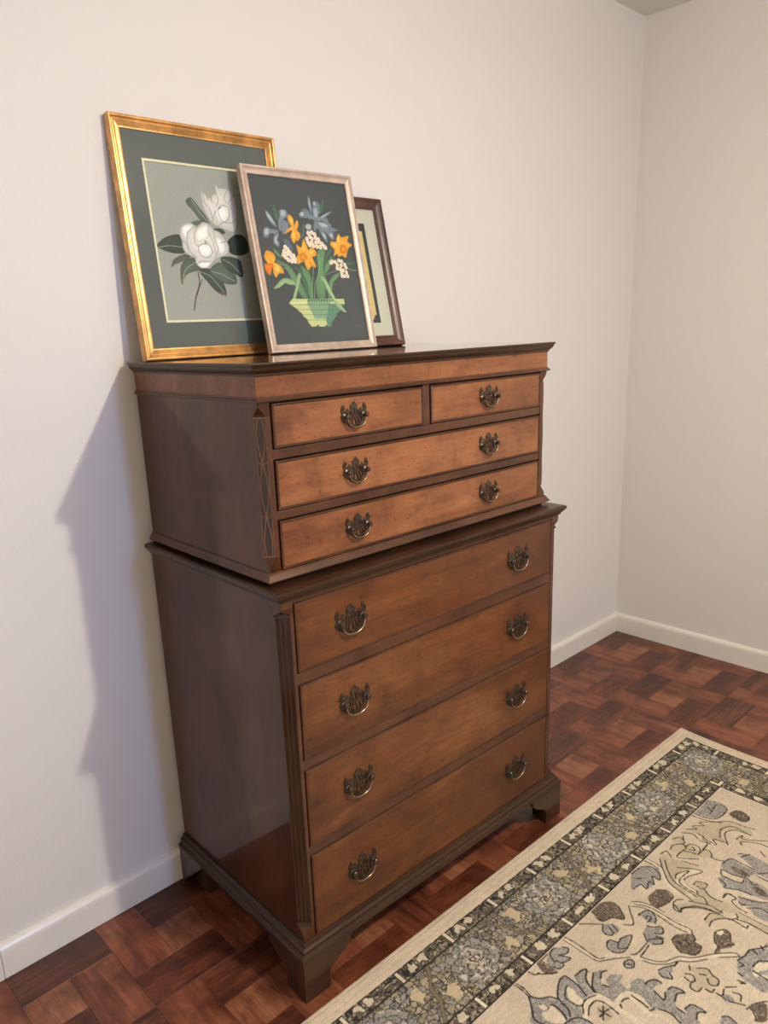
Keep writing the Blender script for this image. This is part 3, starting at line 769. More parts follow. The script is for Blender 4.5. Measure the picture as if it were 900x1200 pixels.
('l','d',2.8,'343,273 396,279'),
('p','b',None,'358,318 326,325 322,345 338,367 363,365 371,344'),
('l','d',2.6,'358,318 357,338 366,358 348,367'),
('l','d',2.6,'332,324 326,350 343,367'),
('p','g',None,'572,389 544,400 551,426 547,454 529,432 522,414 499,420 503,474 554,494 556,469 590,457 589,489 597,510 629,522 639,498 643,479 648,459 659,434 648,415 622,411 617,446 601,454 600,432 600,401'),
('p','b',None,'573,412 568,441 580,460 590,435'),
('p','b',None,'612,480 600,493 618,518 628,501'),
('p','g',None,'666,470 654,497 644,528 664,529 689,483'),
('l','d',3,'577,392 544,400 546,431 544,457'),
('l','d',3,'522,414 494,426'),
('l','d',3,'602,399 622,411 617,453 601,454'),
('l','d',3,'602,399 600,432 590,457 602,476 594,484'),
('l','d',3,'639,409 648,430 661,432 643,464 641,488'),
('l','d',3,'564,469 565,498'),
('l','d',3,'556,469 534,486'),
('l','d',3,'668,469 659,499 639,526'),
('l','d',3,'687,478 684,495'),
('l','d',3,'516,404 505,411'),
('l','d',3,'463,440 476,457'),
('l','d',3,'691,498 671,521 673,539'),
('l','d',3,'699,444 674,448 677,467')]

# ------------------------------------------------------------------ room
XL, XR, YF, H = -1.64, 1.78384, -4.0, 2.44687
RW = -0.01171          # the right wall is a hair off square
T = 0.10
def wall_box(name, x0, x1, y0, y1, z0=0.0, z1=None, mat=None):
    o = box_obj(name, (x0, x1, y0, y1, z0, H if z1 is None else z1), mat or M['wall'])
    return tag(o, kind='structure')

wall_box('wall_back', XL - T, XR + T + 0.1, 0.0, T)
wall_box('wall_left', XL - T, XL, YF - T, 0.0)
bm = bmesh.new()
v = add_box(bm, 0, T, YF - T, 0, 0, H)
for q in v: q.co.x += XR + math.sin(RW) * (-q.co.y)
tag(from_bm('wall_right', bm, M['wall']), kind='structure')
# far wall behind the camera, with the narrow window the daylight comes through
WX0, WX1, WZ0, WZ1 = -0.40, -0.12, 0.85, 1.65
bm = bmesh.new()
for d in ((XL, WX0, 0, H), (WX1, XR + 0.05, 0, H), (WX0, WX1, 0, WZ0), (WX0, WX1, WZ1, H)):
    add_box(bm, d[0], d[1], YF - T, YF, d[2], d[3])
tag(from_bm('wall_front', bm, M['wall']), kind='structure')
win = tag(empty('window_1', ((WX0 + WX1) / 2, YF, WZ0)), kind='structure')
bm = bmesh.new()
w2 = (WX1 - WX0) / 2
hh = WZ1 - WZ0
for d in ((-w2 - 0.05, -w2, 0, hh), (w2, w2 + 0.05, 0, hh), (-w2 - 0.05, w2 + 0.05, hh, hh + 0.05), (-w2 - 0.06, w2 + 0.06, -0.05, 0)):
    add_box(bm, d[0], d[1], 0.0, 0.018, d[2], d[3])
from_bm('window_casing', bm, M['trim'], win)
bm = bmesh.new()
add_box(bm, -w2, w2, -0.052, -0.048, 0, hh)
from_bm('pane', bm, M['glass'], win)

tag(box_obj('ceiling', (XL - T, XR + T + 0.1, YF - T, T, H, H + T), M['ceiling']), kind='structure')
floor = tag(box_obj('floor', (XL - T, XR + T + 0.1, YF - T, T, -0.10, -0.0045), M['floor_base']), kind='structure')

# parquet: foot-square tiles, each a pinwheel of four 1x2 blocks round one square block
SX, SY, TX0, TY0 = 0.1033, 0.1017, -0.70, -0.017
GAPJ = 0.0004
def block_mesh(name, w, d):
    bm = bmesh.new()
    a, b, c = w / 2 - GAPJ / 2, d / 2 - GAPJ / 2, 0.00025
    rings = [[(-a, -b, -0.0045), (a, -b, -0.0045), (a, b, -0.0045), (-a, b, -0.0045)],
             [(-a, -b, -c), (a, -b, -c), (a, b, -c), (-a, b, -c)],
             [(-a + c, -b + c, 0), (a - c, -b + c, 0), (a - c, b - c, 0), (-a + c, b - c, 0)]]
    loft(bm, rings)
    bmesh.ops.recalc_face_normals(bm, faces=bm.faces)
    me = bpy.data.meshes.new(name)
    bm.to_mesh(me); bm.free()
    return me
KINDS = [  # role, centre in cells (x, y down), size in cells
    ('pq_left', 0.5, 1.0, 1, 2), ('pq_top', 2.0, 0.5, 2, 1), ('pq_right', 2.5, 2.0, 1, 2),
    ('pq_bottom', 1.0, 2.5, 2, 1), ('pq_centre', 1.5, 1.5, 1, 1)]
meshes = {}
for role, cx, cy, w, d in KINDS:
    me = block_mesh('parquet_block', w * SX, d * SY)
    me.materials.append(M[role])
    meshes[role] = me
spots = []
for i in range(-4, 9):
    for j in range(-1, 14):
        for role, cx, cy, w, d in KINDS:
            x = TX0 + (3 * i + cx) * SX
            y = TY0 - (3 * j + cy) * SY
            if x - w * SX / 2 < XL - 0.06 or x + w * SX / 2 > XR + 0.06 or y - d * SY / 2 < YF - 0.05 or y + d * SY / 2 > 0.03: continue
            seen = y > -0.75 or (x > 1.0 and y > -1.25)
            spots.append((0 if seen else 1, -y, role, x, y, w, d))
spots.sort(key=lambda s: (s[0], s[1]))
rest = bmesh.new()
rest_mats = [r[0] for r in KINDS]
rnd = random.Random(11)
for k, (_, _, role, x, y, w, d) in enumerate(spots):
    dz = rnd.uniform(-0.0002, 0.0)
    if k < 270:
        o = bpy.data.objects.new('parquet_block', meshes[role])
        COL.objects.link(o)
        o.parent = floor
        o.location = (x, y, dz)
        o.rotation_euler = (rnd.uniform(-0.001, 0.001), rnd.uniform(-0.001, 0.001), 0)
    else:
        a, b, c = w * SX / 2 - GAPJ / 2, d * SY / 2 - GAPJ / 2, 0.0006
        n0 = len(rest.faces)
        loft(rest, [[(x - a, y - b, -0.0045), (x + a, y - b, -0.0045), (x + a, y + b, -0.0045), (x - a, y + b, -0.0045)],
                    [(x - a, y - b, dz - c), (x + a, y - b, dz - c), (x + a, y + b, dz - c), (x - a, y + b, dz - c)],
                    [(x - a + c, y - b + c, dz), (x + a - c, y - b + c, dz), (x + a - c, y + b - c, dz), (x - a + c, y + b - c, dz)]])
        rest.faces.ensure_lookup_table()
        for f in rest.faces[n0:]: f.material_index = rest_mats.index(role)
me = bpy.data.meshes.new('parquet_blocks_far')
bmesh.ops.recalc_face_normals(rest, faces=rest.faces)
rest.to_mesh(me); rest.free()
for r in rest_mats: me.materials.append(M[r])
tag(link_mesh('parquet_field', me, None, floor), kind='stuff')

# baseboards
TB, HB = 0.015, 0.08402
PROF = [(0, 0), (TB, 0), (TB, HB * 0.80), (TB * 0.93, HB * 0.88), (TB * 0.72, HB * 0.95), (TB * 0.4, HB * 0.99), (0, HB)]
def baseboard(name, p0, p1, nrm):
    bm = bmesh.new()
    rings = [[(p[0] + nrm[0] * a, p[1] + nrm[1] * a, z) for a, z in PROF] for p in (p0, p1)]
    loft(bm, rings)
    o = from_bm(name, bm, M['trim'])
    return tag(o, kind='structure')
baseboard('baseboard_back', (-0.9045, 0), (XR, 0), (0, -1))
baseboard('baseboard_back', (XL, 0), (-0.9058, 0), (0, -1))
baseboard('baseboard_left', (XL, YF), (XL, -TB), (1, 0))
baseboard('baseboard_front', (XL + TB, YF), (XR + math.sin(RW) * 4 - TB, YF), (0, 1))
baseboard('baseboard_right', (XR + math.sin(RW) * 4, YF + TB), (XR, 0), (-1, 0))

# ceiling lamp that lights the room (bare bulb under a shallow canopy)
lamp = empty('ceiling_lamp', (LAMP_POS[0], LAMP_POS[1], H))
tag(lamp, 'flush white ceiling light with a ringed canopy in the middle of the ceiling', 'lamp')
bm = bmesh.new()
prof = [(0.0005, 0), (0.15, 0), (0.15, -0.012), (0.135, -0.02), (0.12, -0.016), (0.105, -0.028), (0.09, -0.024), (0.07, -0.04), (0.03, -0.05), (0.0005, -0.05)]
loft(bm, [[(r * math.cos(a * math.pi / 16), r * math.sin(a * math.pi / 16), z) for a in range(32)] for r, z in prof])
from_bm('canopy', bm, M['trim'], lamp, True)
bm = bmesh.new()
tube(bm, [(0, 0, -0.05), (0, 0, -0.15)], 0.018, 16)
from_bm('socket', bm, M['brass'], lamp, True)

# ------------------------------------------------------------------ chest-on-chest
# local frame: x across the front from its centre, y back to front negative (0 = back), z up
chest = empty('chest_of_drawers', (0.00097, -0.03125, 0.0), (0, 0, -0.02428))
tag(chest, 'tall mahogany brown chest-on-chest with eight drawers and bronze pulls against the wall', 'chest of drawers')
UW, UF = 0.4305, 0.4703      # upper case half width, front
LW, LF = 0.4400, 0.5090      # lower case
ZT = 1.32

def case(name, W, F, xd, levels, mat):
    """levels: (z, chamfer). Shell with chamfered front corners and a recessed front opening."""
    bm = bmesh.new()
    rings = []
    for z, c in levels:
        rings.append([(-W, 0, z), (-W, -F + c, z), (-W + c, -F, z), (-xd, -F, z), (-xd, -F + 0.02, z),
                      (xd, -F + 0.02, z), (xd, -F, z), (W - c, -F, z), (W, -F + c, z), (W, 0, z)])
    loft(bm, rings)
    return from_bm(name, bm, mat, chest)

def stack(name, W, F, prof, mat, label=None):
    """solid moulding: profile of (overhang side, overhang front, z) from bottom to top"""
    bm = bmesh.new()
    loft(bm, [[(-W - a, 0, z), (-W - a, -F - b, z), (W + a, -F - b, z), (W + a, 0, z)] for a, b, z in prof])
    o = from_bm(name, bm, mat, chest)
    if label: o['label'] = label
    return o

e0 = 0.0006
def tongue(z0, z1, c, up):
    """ogee lamb's-tongue stop between full corner (z1) and chamfer (z0)"""
    out = []
    for k in range(9):
        t = k / 8
        s = 0.5 - 0.5 * math.cos(math.pi * t)
        s = s ** 0.8 if k else 0
        out.append((z0 + (z1 - z0) * t, c + (e0 - c) * s))
    return out
cu, cl = 0.0150, 0.0200
lev = [(0.921, e0), (0.940, e0)] + tongue(0.964, 0.941, cu, False)[::-1] + [(0.9645, cu)] + [(1.226, cu)] + tongue(1.2265, 1.2475, cu, True) + [(1.298, e0)]
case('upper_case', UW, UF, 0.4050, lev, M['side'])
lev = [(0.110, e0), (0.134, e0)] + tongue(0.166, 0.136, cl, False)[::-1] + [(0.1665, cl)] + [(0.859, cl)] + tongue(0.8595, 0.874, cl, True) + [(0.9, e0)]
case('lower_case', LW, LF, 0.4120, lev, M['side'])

# front stiles' facing, rails and divider, all lying in the recess
def rail(name, x0, x1, F, z0, z1, setb=0.0005):
    return box_obj(name, (x0, x1, -F + setb, -F + 0.0199, z0, z1), M['edge'], chest, 0.0006)
UD = [(1.1671, 1.2478), (1.0521, 1.1440), (0.9371, 1.0306)]
LD = [(0.7390, 0.8798), (0.5496, 0.7112), (0.3504, 0.5256), (0.1279, 0.3267)]
g = 0.0016
for z0, z1 in ((1.1472, 1.1671 - g), (1.0338, 1.0521 - g)):
    rail('drawer_rail', -0.4049, 0.4049, UF, z0, z1)
rail('drawer_rail', -0.4049, 0.4049, UF, 1.2508, 1.2580)
rail('drawer_rail', -0.4049, 0.4049, UF, 0.9210, 0.9371 - g)
for z0, z1 in ((0.7112 + g, 0.7390 - g), (0.5256 + g, 0.5496 - g), (0.3267 + g, 0.3504 - g)):
    rail('drawer_rail', -0.4119, 0.4119, LF, z0, z1)
rail('drawer_rail', -0.4119, 0.4119, LF, 0.8798 + g, 0.9000)
rail('drawer_rail', -0.4119, 0.4119, LF, 0.1100, 0.1279 - g)
box_obj('drawer_divider', (-0.0105, 0.0085, -UF + 0.0004, -UF + 0.0198, 1.166, 1.252), M['edge'], chest, 0.0006)
# face strips of the front stiles
for s in (-1, 1):
    for W, F, xd, z0, z1, c in ((UW, UF, 0.4050, 0.9645, 1.226, cu), (LW, LF, 0.4120, 0.1665, 0.859, cl)):
        xa, xb = sorted((s * (xd + 0.0003), s * (W - c)))
        bm = bmesh.new(); add_box(bm, xa, xb, -F - 0.0006, -F + 0.004, z0, z1)
        from_bm('stile', bm, M['edge'], chest)
        # flat lips above and below the chamfer
    for W, F, xd, z0, z1 in ((UW, UF, 0.4050, 1.2475, 1.2585), (LW, LF, 0.4120, 0.874, 0.900)):
        xa, xb = sorted((s * (xd + 0.0003), s * (W - 0.0008)))
        bm = bmesh.new(); add_box(bm, xa, xb, -F - 0.0006, -F + 0.004, z0, z1)
        from_bm('stile', bm, M['edge'], chest)

# mouldings
stack('cornice', UW, UF, [(0.0006, 0.0006, 1.2970), (0.0030, 0.0030, 1.2976), (0.0036, 0.0034, 1.2990), (0.0030, 0.0030, 1.3006),
      (0.0058, 0.0052, 1.3030), (0.0100, 0.0090, 1.3072), (0.0120, 0.0108, 1.3108), (0.0126, 0.0114, 1.3140), (0.0150, 0.0132, 1.3152),
      (0.0156, 0.0138, 1.3176), (0.0150, 0.0133, 1.3196), (0.0142, 0.0125, ZT)], M['mould'])
stack('top_board', UW, UF, [(0.0135, 0.0118, 1.3197), (0.0132, 0.0115, 1.3203)], M['top'])
stack('frieze', UW, UF, [(0.0008, 0.0008, 1.2575), (0.0008, 0.0008, 1.2972)], M['drawer'])
stack('bead_moulding', UW, UF, [(0.0010, 0.0010, 1.2512), (0.0042, 0.0050, 1.2516), (0.0056, 0.0066, 1.2534), (0.0056, 0.0066, 1.2556),
      (0.0036, 0.0042, 1.2574), (0.0020, 0.0024, 1.2578), (0.0018, 0.0020, 1.2600), (0.0008, 0.0010, 1.2608)], M['edge'])
stack('upper_base_moulding', UW, UF, [(0.0085, 0.0085, 0.9198), (0.0105, 0.0105, 0.9206), (0.0108, 0.0108, 0.9222), (0.0100, 0.0100, 0.9236),
      (0.0088, 0.0088, 0.9258), (0.0062, 0.0062, 0.9290), (0.0048, 0.0048, 0.9318), (0.0036, 0.0036, 0.9330), (0.0032, 0.0032, 0.9352), (0.0006, 0.0006, 0.9362)], M['edge'])
stack('shadow_plinth', UW, UF, [(-0.004, -0.004, 0.9125), (-0.004, -0.004, 0.9210)], M['mould'])
stack('waist_moulding', LW, LF, [(0.0006, 0.0006, 0.8880), (0.0035, 0.0035, 0.8890), (0.0050, 0.0048, 0.8925), (0.0085, 0.0080, 0.8965), (0.0112, 0.0104, 0.8990),
      (0.0118, 0.0110, 0.9010), (0.0142, 0.0132, 0.9022), (0.0156, 0.0144, 0.9050), (0.0158, 0.0146, 0.9085), (0.0148, 0.0136, 0.9110), (0.0100, 0.0092, 0.9130)], M['mould'])
stack('base_moulding', LW, LF, [(0.0196, 0.0172, 0.0975), (0.0214, 0.0192, 0.0985), (0.0216, 0.0194, 0.1065), (0.0206, 0.0186, 0.1085), (0.0172, 0.0156, 0.1100),
      (0.0140, 0.0130, 0.1130), (0.0128, 0.0120, 0.1165), (0.0138, 0.0130, 0.1180), (0.0138, 0.0130, 0.1205), (0.0120, 0.0112, 0.1220), (0.0080, 0.0076, 0.1240),
      (0.0062, 0.0060, 0.1275), (0.0066, 0.0064, 0.1300), (0.0050, 0.0048, 0.1325), (0.0006, 0.0006, 0.1335)], M['mould'])

# bracket feet
def prism(bm, poly, axis, a0, a1):
    """poly in (u, z); axis 'y' extrudes front plates, axis 'x' side plates"""
    f = (lambda u, z, a: (u, a, z)) if axis == 'y' else (lambda u, z, a: (a, u, z))
    loft(bm, [[f(u, z, a0) for u, z in poly], [f(u, z, a1) for u, z in poly]])
FX, FY = 0.4600, 0.5280
curve = [(0.067, 0.0), (0.066, 0.030), (0.070, 0.046), (0.080, 0.053), (0.088, 0.056), (0.098, 0.062), (0.112, 0.069), (0.124, 0.079), (0.130, 0.090), (0.131, 0.0978)]
for s in (-1, 1):
    bm = bmesh.new()
    poly = [(s * FX, 0.0), (s * FX, 0.0978)] + [(s * (FX - u), z) for u, z in curve[::-1]]
    prism(bm, poly, 'y', -FY, -FY + 0.020)
    poly = [(-FY + 0.0200, 0.0), (-FY + 0.0200, 0.0978)] + [(-FY + u, z) for u, z in curve[::-1]]
    prism(bm, poly, 'x', s * FX, s * (FX - 0.020))
    add_box(bm, *sorted((s * (FX - 0.02), s * (FX - 0.055))), -FY + 0.02, -FY + 0.055, 0.0, 0.0978)
    from_bm('foot', bm, M['mould'], chest)
    bm = bmesh.new()
    poly = [(0.0, 0.0), (0.0, 0.0978), (-0.114, 0.0978), (-0.100, 0.086), (-0.055, 0.045), (-0.020, 0.014), (-0.010, 0.0)]
    prism(bm, poly, 'x', s * FX, s * (FX - 0.020))
    add_box(bm, *sorted((s * (FX - 0.022), s * (FX - 0.075))), -0.095, -0.02, 0.0, 0.0978)
    from_bm('foot', bm, M['carve'], chest)

# fretwork and fluting on the chamfered corners
def chamfer_frame(W, F, c, s):
    """origin, across, outward for the chamfer plane on side s"""
    o = Vector((s * (W - c / 2), -F + c / 2, 0))
    across = Vector((s * 1, 1, 0)).normalized()    # from front edge towards the side
    out = Vector((s * 1, -1, 0)).normalized()
    return o, across, out
def ribbon(bm, o, A, Nn, pts, w, h0, h1):
    for (a0, z0), (a1, z1) in zip(pts[:-1], pts[1:]):
        d = Vector((a1 - a0, z1 - z0)); L_ = d.length
        if L_ < 1e-6: continue
        n = Vector((-d.y, d.x)) / L_ * (w / 2)
        q = []
        for h in (h0, h1):
            for aa, zz in ((a0 + n.x, z0 + n.y), (a0 - n.x, z0 - n.y), (a1 - n.x, z1 - n.y), (a1 + n.x, z1 + n.y)):
                q.append(bm.verts.new(o + A * aa + Nn * h + Vector((0, 0, zz))))
        for f in ((0, 1, 2, 3), (4, 7, 6, 5), (0, 4, 5, 1), (1, 5, 6, 2), (2, 6, 7, 3), (3, 7, 4, 0)):
            bm.faces.new([q[i] for i in f])
for s in (-1, 1):
    o, A, Nn = chamfer_frame(UW, UF, cu, s)
    half = cu * math.sqrt(2) / 2
    bm = bmesh.new()
    ribbon(bm, o, A, Nn, [(0, 0.9650), (0, 1.2255)], 2 * half - 0.0006, -0.002, 0.0005)
    from_bm('fretwork_ground', bm, M['carve'], chest)
    bm = bmesh.new()
    za, zb = 0.9650, 1.2255
    node0 = 1.1435
    for sg in (-1, 1):
        pts = []
        for k in range(131):
            z = za + 0.004 + (zb - za - 0.008) * k / 130
            ph = abs(math.sin(math.pi * (z - node0) / 0.100))
            pts.append((sg * (0.0006 + 0.0066 * ph ** 1.3), z))
        ribbon(bm, o, A, Nn, pts, 0.0018, 0.0005, 0.0030)
    for z in (node0, node0 - 0.1):
        ribbon(bm, o, A, Nn, [(-half + 0.001, z + 0.002), (0, z - 0.004), (half - 0.001, z + 0.002)], 0.0022, 0.0005, 0.0018)
        ribbon(bm, o, A, Nn, [(-0.0028, z + 0.008), (0.0028, z - 0.006)], 0.0018, 0.0005, 0.0018)
    for e in (-half + 0.0008, half - 0.0008):
        ribbon(bm, o, A, Nn, [(e, za), (e, zb)], 0.0014, 0.0, 0.0018)
    for z in (za + 0.0015, zb - 0.0015):
        ribbon(bm, o, A, Nn, [(-half, z), (half, z)], 0.0030, 0.0, 0.0022)
    from_bm('fretwork', bm, M['fret'], chest)

    o, A, Nn = chamfer_frame(LW, LF, cl, s)
    half = cl * math.sqrt(2) / 2
    za, zb = 0.168, 0.856
    bm = bmesh.new()
    nfl = 3
    sec = [(-half + 0.0004, -0.002), (-half + 0.0004, 0.0022)]
    wd = (2 * half - 0.0008) / nfl
    for k in range(nfl):
        c0 = -half + 0.0004 + wd * (k + 0.5)
        for t in range(7):
            th = math.pi * t / 6
            sec.append((c0 - math.cos(th) * wd * 0.36, 0.0022 - 0.0062 * math.sin(th) ** 0.7))
    sec += [(half - 0.0004, 0.0022), (half - 0.0004, -0.002)]
    rings = [[tuple(o + A * a + Nn * h + Vector((0, 0, z))) for a, h in sec] for z in (za, zb)]
    loft(bm, rings)
    from_bm('fluted_corner', bm, M['carve'], chest)
    bm = bmesh.new()
    ribbon(bm, o, A, Nn, [(0, 0.856), (0, 0.8605)], 2 * half + 0.003, -0.002, 0.0052)
    ribbon(bm, o, A, Nn, [(0, 0.8605), (0, 0.8700)], 1.35 * half, -0.002, 0.0040)
    from_bm('flute_cap', bm, M['carve'], chest)
    bm = bmesh.new()
    ribbon(bm, o, A, Nn, [(0, 0.1665), (0, 0.1725)], 2 * half + 0.003, -0.002, 0.0050)
    from_bm('flute_cap', bm, M['carve'], chest)

# pulls: pierced Chippendale plate with two posts, and a swinging bail
def plate_mesh():
    half = [(0, -31), (6, -30), (11, -28), (16, -25.5), (20, -22), (23, -18), (27, -17), (32, -14.5), (37, -11), (41, -5), (41.5, 0), (38.5, 3.5), (36.5, 6.5),
            (40, 10), (41, 15), (39.5, 20), (36.5, 25), (33.5, 28), (31, 25), (29.5, 20), (32, 16), (31, 12), (27.5, 11), (24.5, 14), (22.5, 17.5), (19, 17), (17, 13.5),
            (13.5, 12.5), (10.5, 15), (9, 19), (12, 22), (10, 25.5), (6.5, 26), (5.5, 29.5), (2.5, 31.5), (0, 34)]
    cu_ = bpy.data.curves.new('plate_curve', 'CURVE')
    cu_.dimensions = '2D'
    cu_.fill_mode = 'BOTH'
    cu_.extrude = 0.0007
    cu_.bevel_depth = 0.0004
    cu_.bevel_resolution = 1
    def spline(pts):
        sp = cu_.splines.new('POLY')
        sp.points.add(len(pts) - 1)
        for p, (x, z) in zip(sp.points, pts): p.co = (x / 1000, z / 1000, 0, 1)
        sp.use_cyclic_u = True
    spline(half + [(-x, z) for x, z in half[-2:0:-1]])
    def ell(cx, cz, rx, rz, rot=0.0, n=12, tear=0.0):
        r = []
        for k in range(n):
            a = 2 * math.pi * k / n
            x, z = rx * math.cos(a) * (1 - tear * math.sin(a)), rz * math.sin(a)
            r.append((cx + x * math.cos(rot) - z * math.sin(rot), cz + x * math.sin(rot) + z * math.cos(rot)))
        return r
    spline(ell(0, -15, 4.4, 9.0, 0, tear=0.5))
    spline(ell(0, 9, 2.6, 9.0, 0, tear=0.35))
    for s in (-1, 1):
        spline(ell(s * 9.6, -12, 2.7, 10.5, s * 0.30, tear=0.2))
        spline(ell(s * 17.0, -7, 3.0, 9.5, s * 0.45))
        spline(ell(s * 8.0, 5, 1.9, 5.5, -s * 0.4))
        spline(ell(s * 13.5, 7.5, 1.5, 3.4, -s * 0.2))
        spline(ell(s * 24.3, 3.0, 1.7, 4.6, s * 0.2))
        spline(ell(s * 35.2, 17, 1.5, 3.6, -s * 0.2))
    tmp = bpy.data.objects.new('plate_tmp', cu_)
    COL.objects.link(tmp)
    dg = bpy.context.evaluated_depsgraph_get()
    me = bpy.data.meshes.new_from_object(tmp.evaluated_get(dg))
    bpy.data.objects.remove(tmp)
    bm = bmesh.new()
    bm.from_mesh(me)
    bpy.data.meshes.remove(me)
    # curve plane x,y -> x,z ; thickness -> y
    for v in bm.verts:
        x, y, z = v.co
        v.co = (x, -(z + 0.0012), y)
    for s in (-1, 1):
        lathe_y(bm, s * 0.0305, 0.0, [(0.0075, -0.0005), (0.0078, -0.0030), (0.0055, -0.0042), (0.0036, -0.0050), (0.0036, -0.0085), (0.0058, -0.0095), (0.0066, -0.0118), (0.0050, -0.0142), (0.0012, -0.0150)])
    bmesh.ops.recalc_face_normals(bm, faces=bm.faces)
    out = bpy.data.meshes.new('back_plate')
    bm.to_mesh(out); bm.free()
    out.materials.append(M['bronze'])
    return out
def bail_mesh():
    bm = bmesh.new()
    pts = [(-0.0290, -0.0085, 0.0), (-0.0292, -0.0092, -0.006), (-0.0280, -0.0096, -0.012), (-0.0255, -0.0098, -0.0175), (-0.0205, -0.0100, -0.0225), (-0.0140, -0.0100, -0.0260), (-0.007, -0.0100, -0.0275), (0, -0.0100, -0.0280)]
    pts = pts + [(-x, y, z) for x, y, z in pts[-2::-1]]
    rad = [0.0024, 0.0022, 0.0022, 0.0024, 0.0027, 0.0030, 0.0031, 0.0031]
    rad = rad + rad[-2::-1]
    tube(bm, pts, rad, 10)
    bmesh.ops.recalc_face_normals(bm, faces=bm.faces)
    me = bpy.data.meshes.new('bail_handle')
    bm.to_mesh(me); bm.free()
    me.polygons.foreach_set('use_smooth', [True] * len(me.polygons))
    me.materials.append(M['brass'])
    return me
PLATE, BAIL = plate_mesh(), bail_mesh()

def drawer(x0, x1, z0, z1, F, mat, pulls, scale):
    d = 0.0018     # bead stands this proud of the case
    bm = bmesh.new()
    prof = [(0.0, 0.017), (0.0, 0.0), (0.0006, -d * 0.8), (0.0014, -d), (0.0024, -d * 0.8), (0.0030, 0.0002), (0.0040, 0.0002), (0.0048, -0.0006)]
    rings = [[(x0 + w, -F + y, z0 + w), (x1 - w, -F + y, z0 + w), (x1 - w, -F + y, z1 - w), (x0 + w, -F + y, z1 - w)] for w, y in prof]
    loft(bm, rings)
    o = from_bm('drawer', bm, mat, chest)
    me = o.data
    me.materials.append(M['edge'])
    for p in me.polygons:          # bead and edges darker than the veneered face
        if p.area < 0.5 * (x1 - x0) * (z1 - z0): p.material_index = 1
    zc = (z0 + z1) / 2 + 0.0005
    for px in pulls:
        for nm, m_ in (('back_plate', PLATE), ('bail_handle', BAIL)):
            c = link_mesh(nm, m_, None, o)
            c.location = (px, -F - 0.0008, zc)
            c.scale = (scale, 1.0, scale)
            c.rotation_euler = (0, rnd.uniform(-0.03, 0.03), 0)
    return o
drawer(-0.4010, -0.0124, *UD[0], UF, M['drawer'], [-0.2080], 0.80)
drawer(0.0125, 0.4033, *UD[0], UF, M['drawer'], [0.2050], 0.80)
for z in UD[1:]: drawer(-0.4010, 0.4033, *z, UF, M['drawer'], [-0.2095, 0.2040], 0.80)
for z in LD: drawer(-0.4090, 0.4102, *z, LF, M['drawer_low_shade'], [-0.2725, 0.2715], 1.0)

# ------------------------------------------------------------------ printed surfaces
def catmull(pts, n=5):
    out = []
    m = len(pts)
    for i in range(m):
        p0, p1, p2, p3 = (np.array(pts[(i + k) % m], float) for k in (-1, 0, 1, 2))
        for t in np.arange(n) / n:
            out.append(0.5 * (2 * p1 + (p2 - p0) * t + (2 * p0 - 5 * p1 + 4 * p2 - p3) * t * t + (3 * p1 - p0 - 3 * p2 + p3) * t ** 3))
    return np.array(out)
def catmull_open(pts, n=5):
    P_ = [np.array(p, float) for p in pts]
    P_ = [2 * P_[0] - P_[1]] + P_ + [2 * P_[-1] - P_[-2]]
    out = []
    for i in range(1, len(P_) - 2):
        p0, p1, p2, p3 = P_[i - 1:i + 3]
        for t in np.arange(n) / n:
            out.append(0.5 * (2 * p1 + (p2 - p0) * t + (2 * p0 - 5 * p1 + 4 * p2 - p3) * t * t + (3 * p1 - p0 - 3 * p2 + p3) * t ** 3))
    out.append(P_[-2])
    return np.array(out)

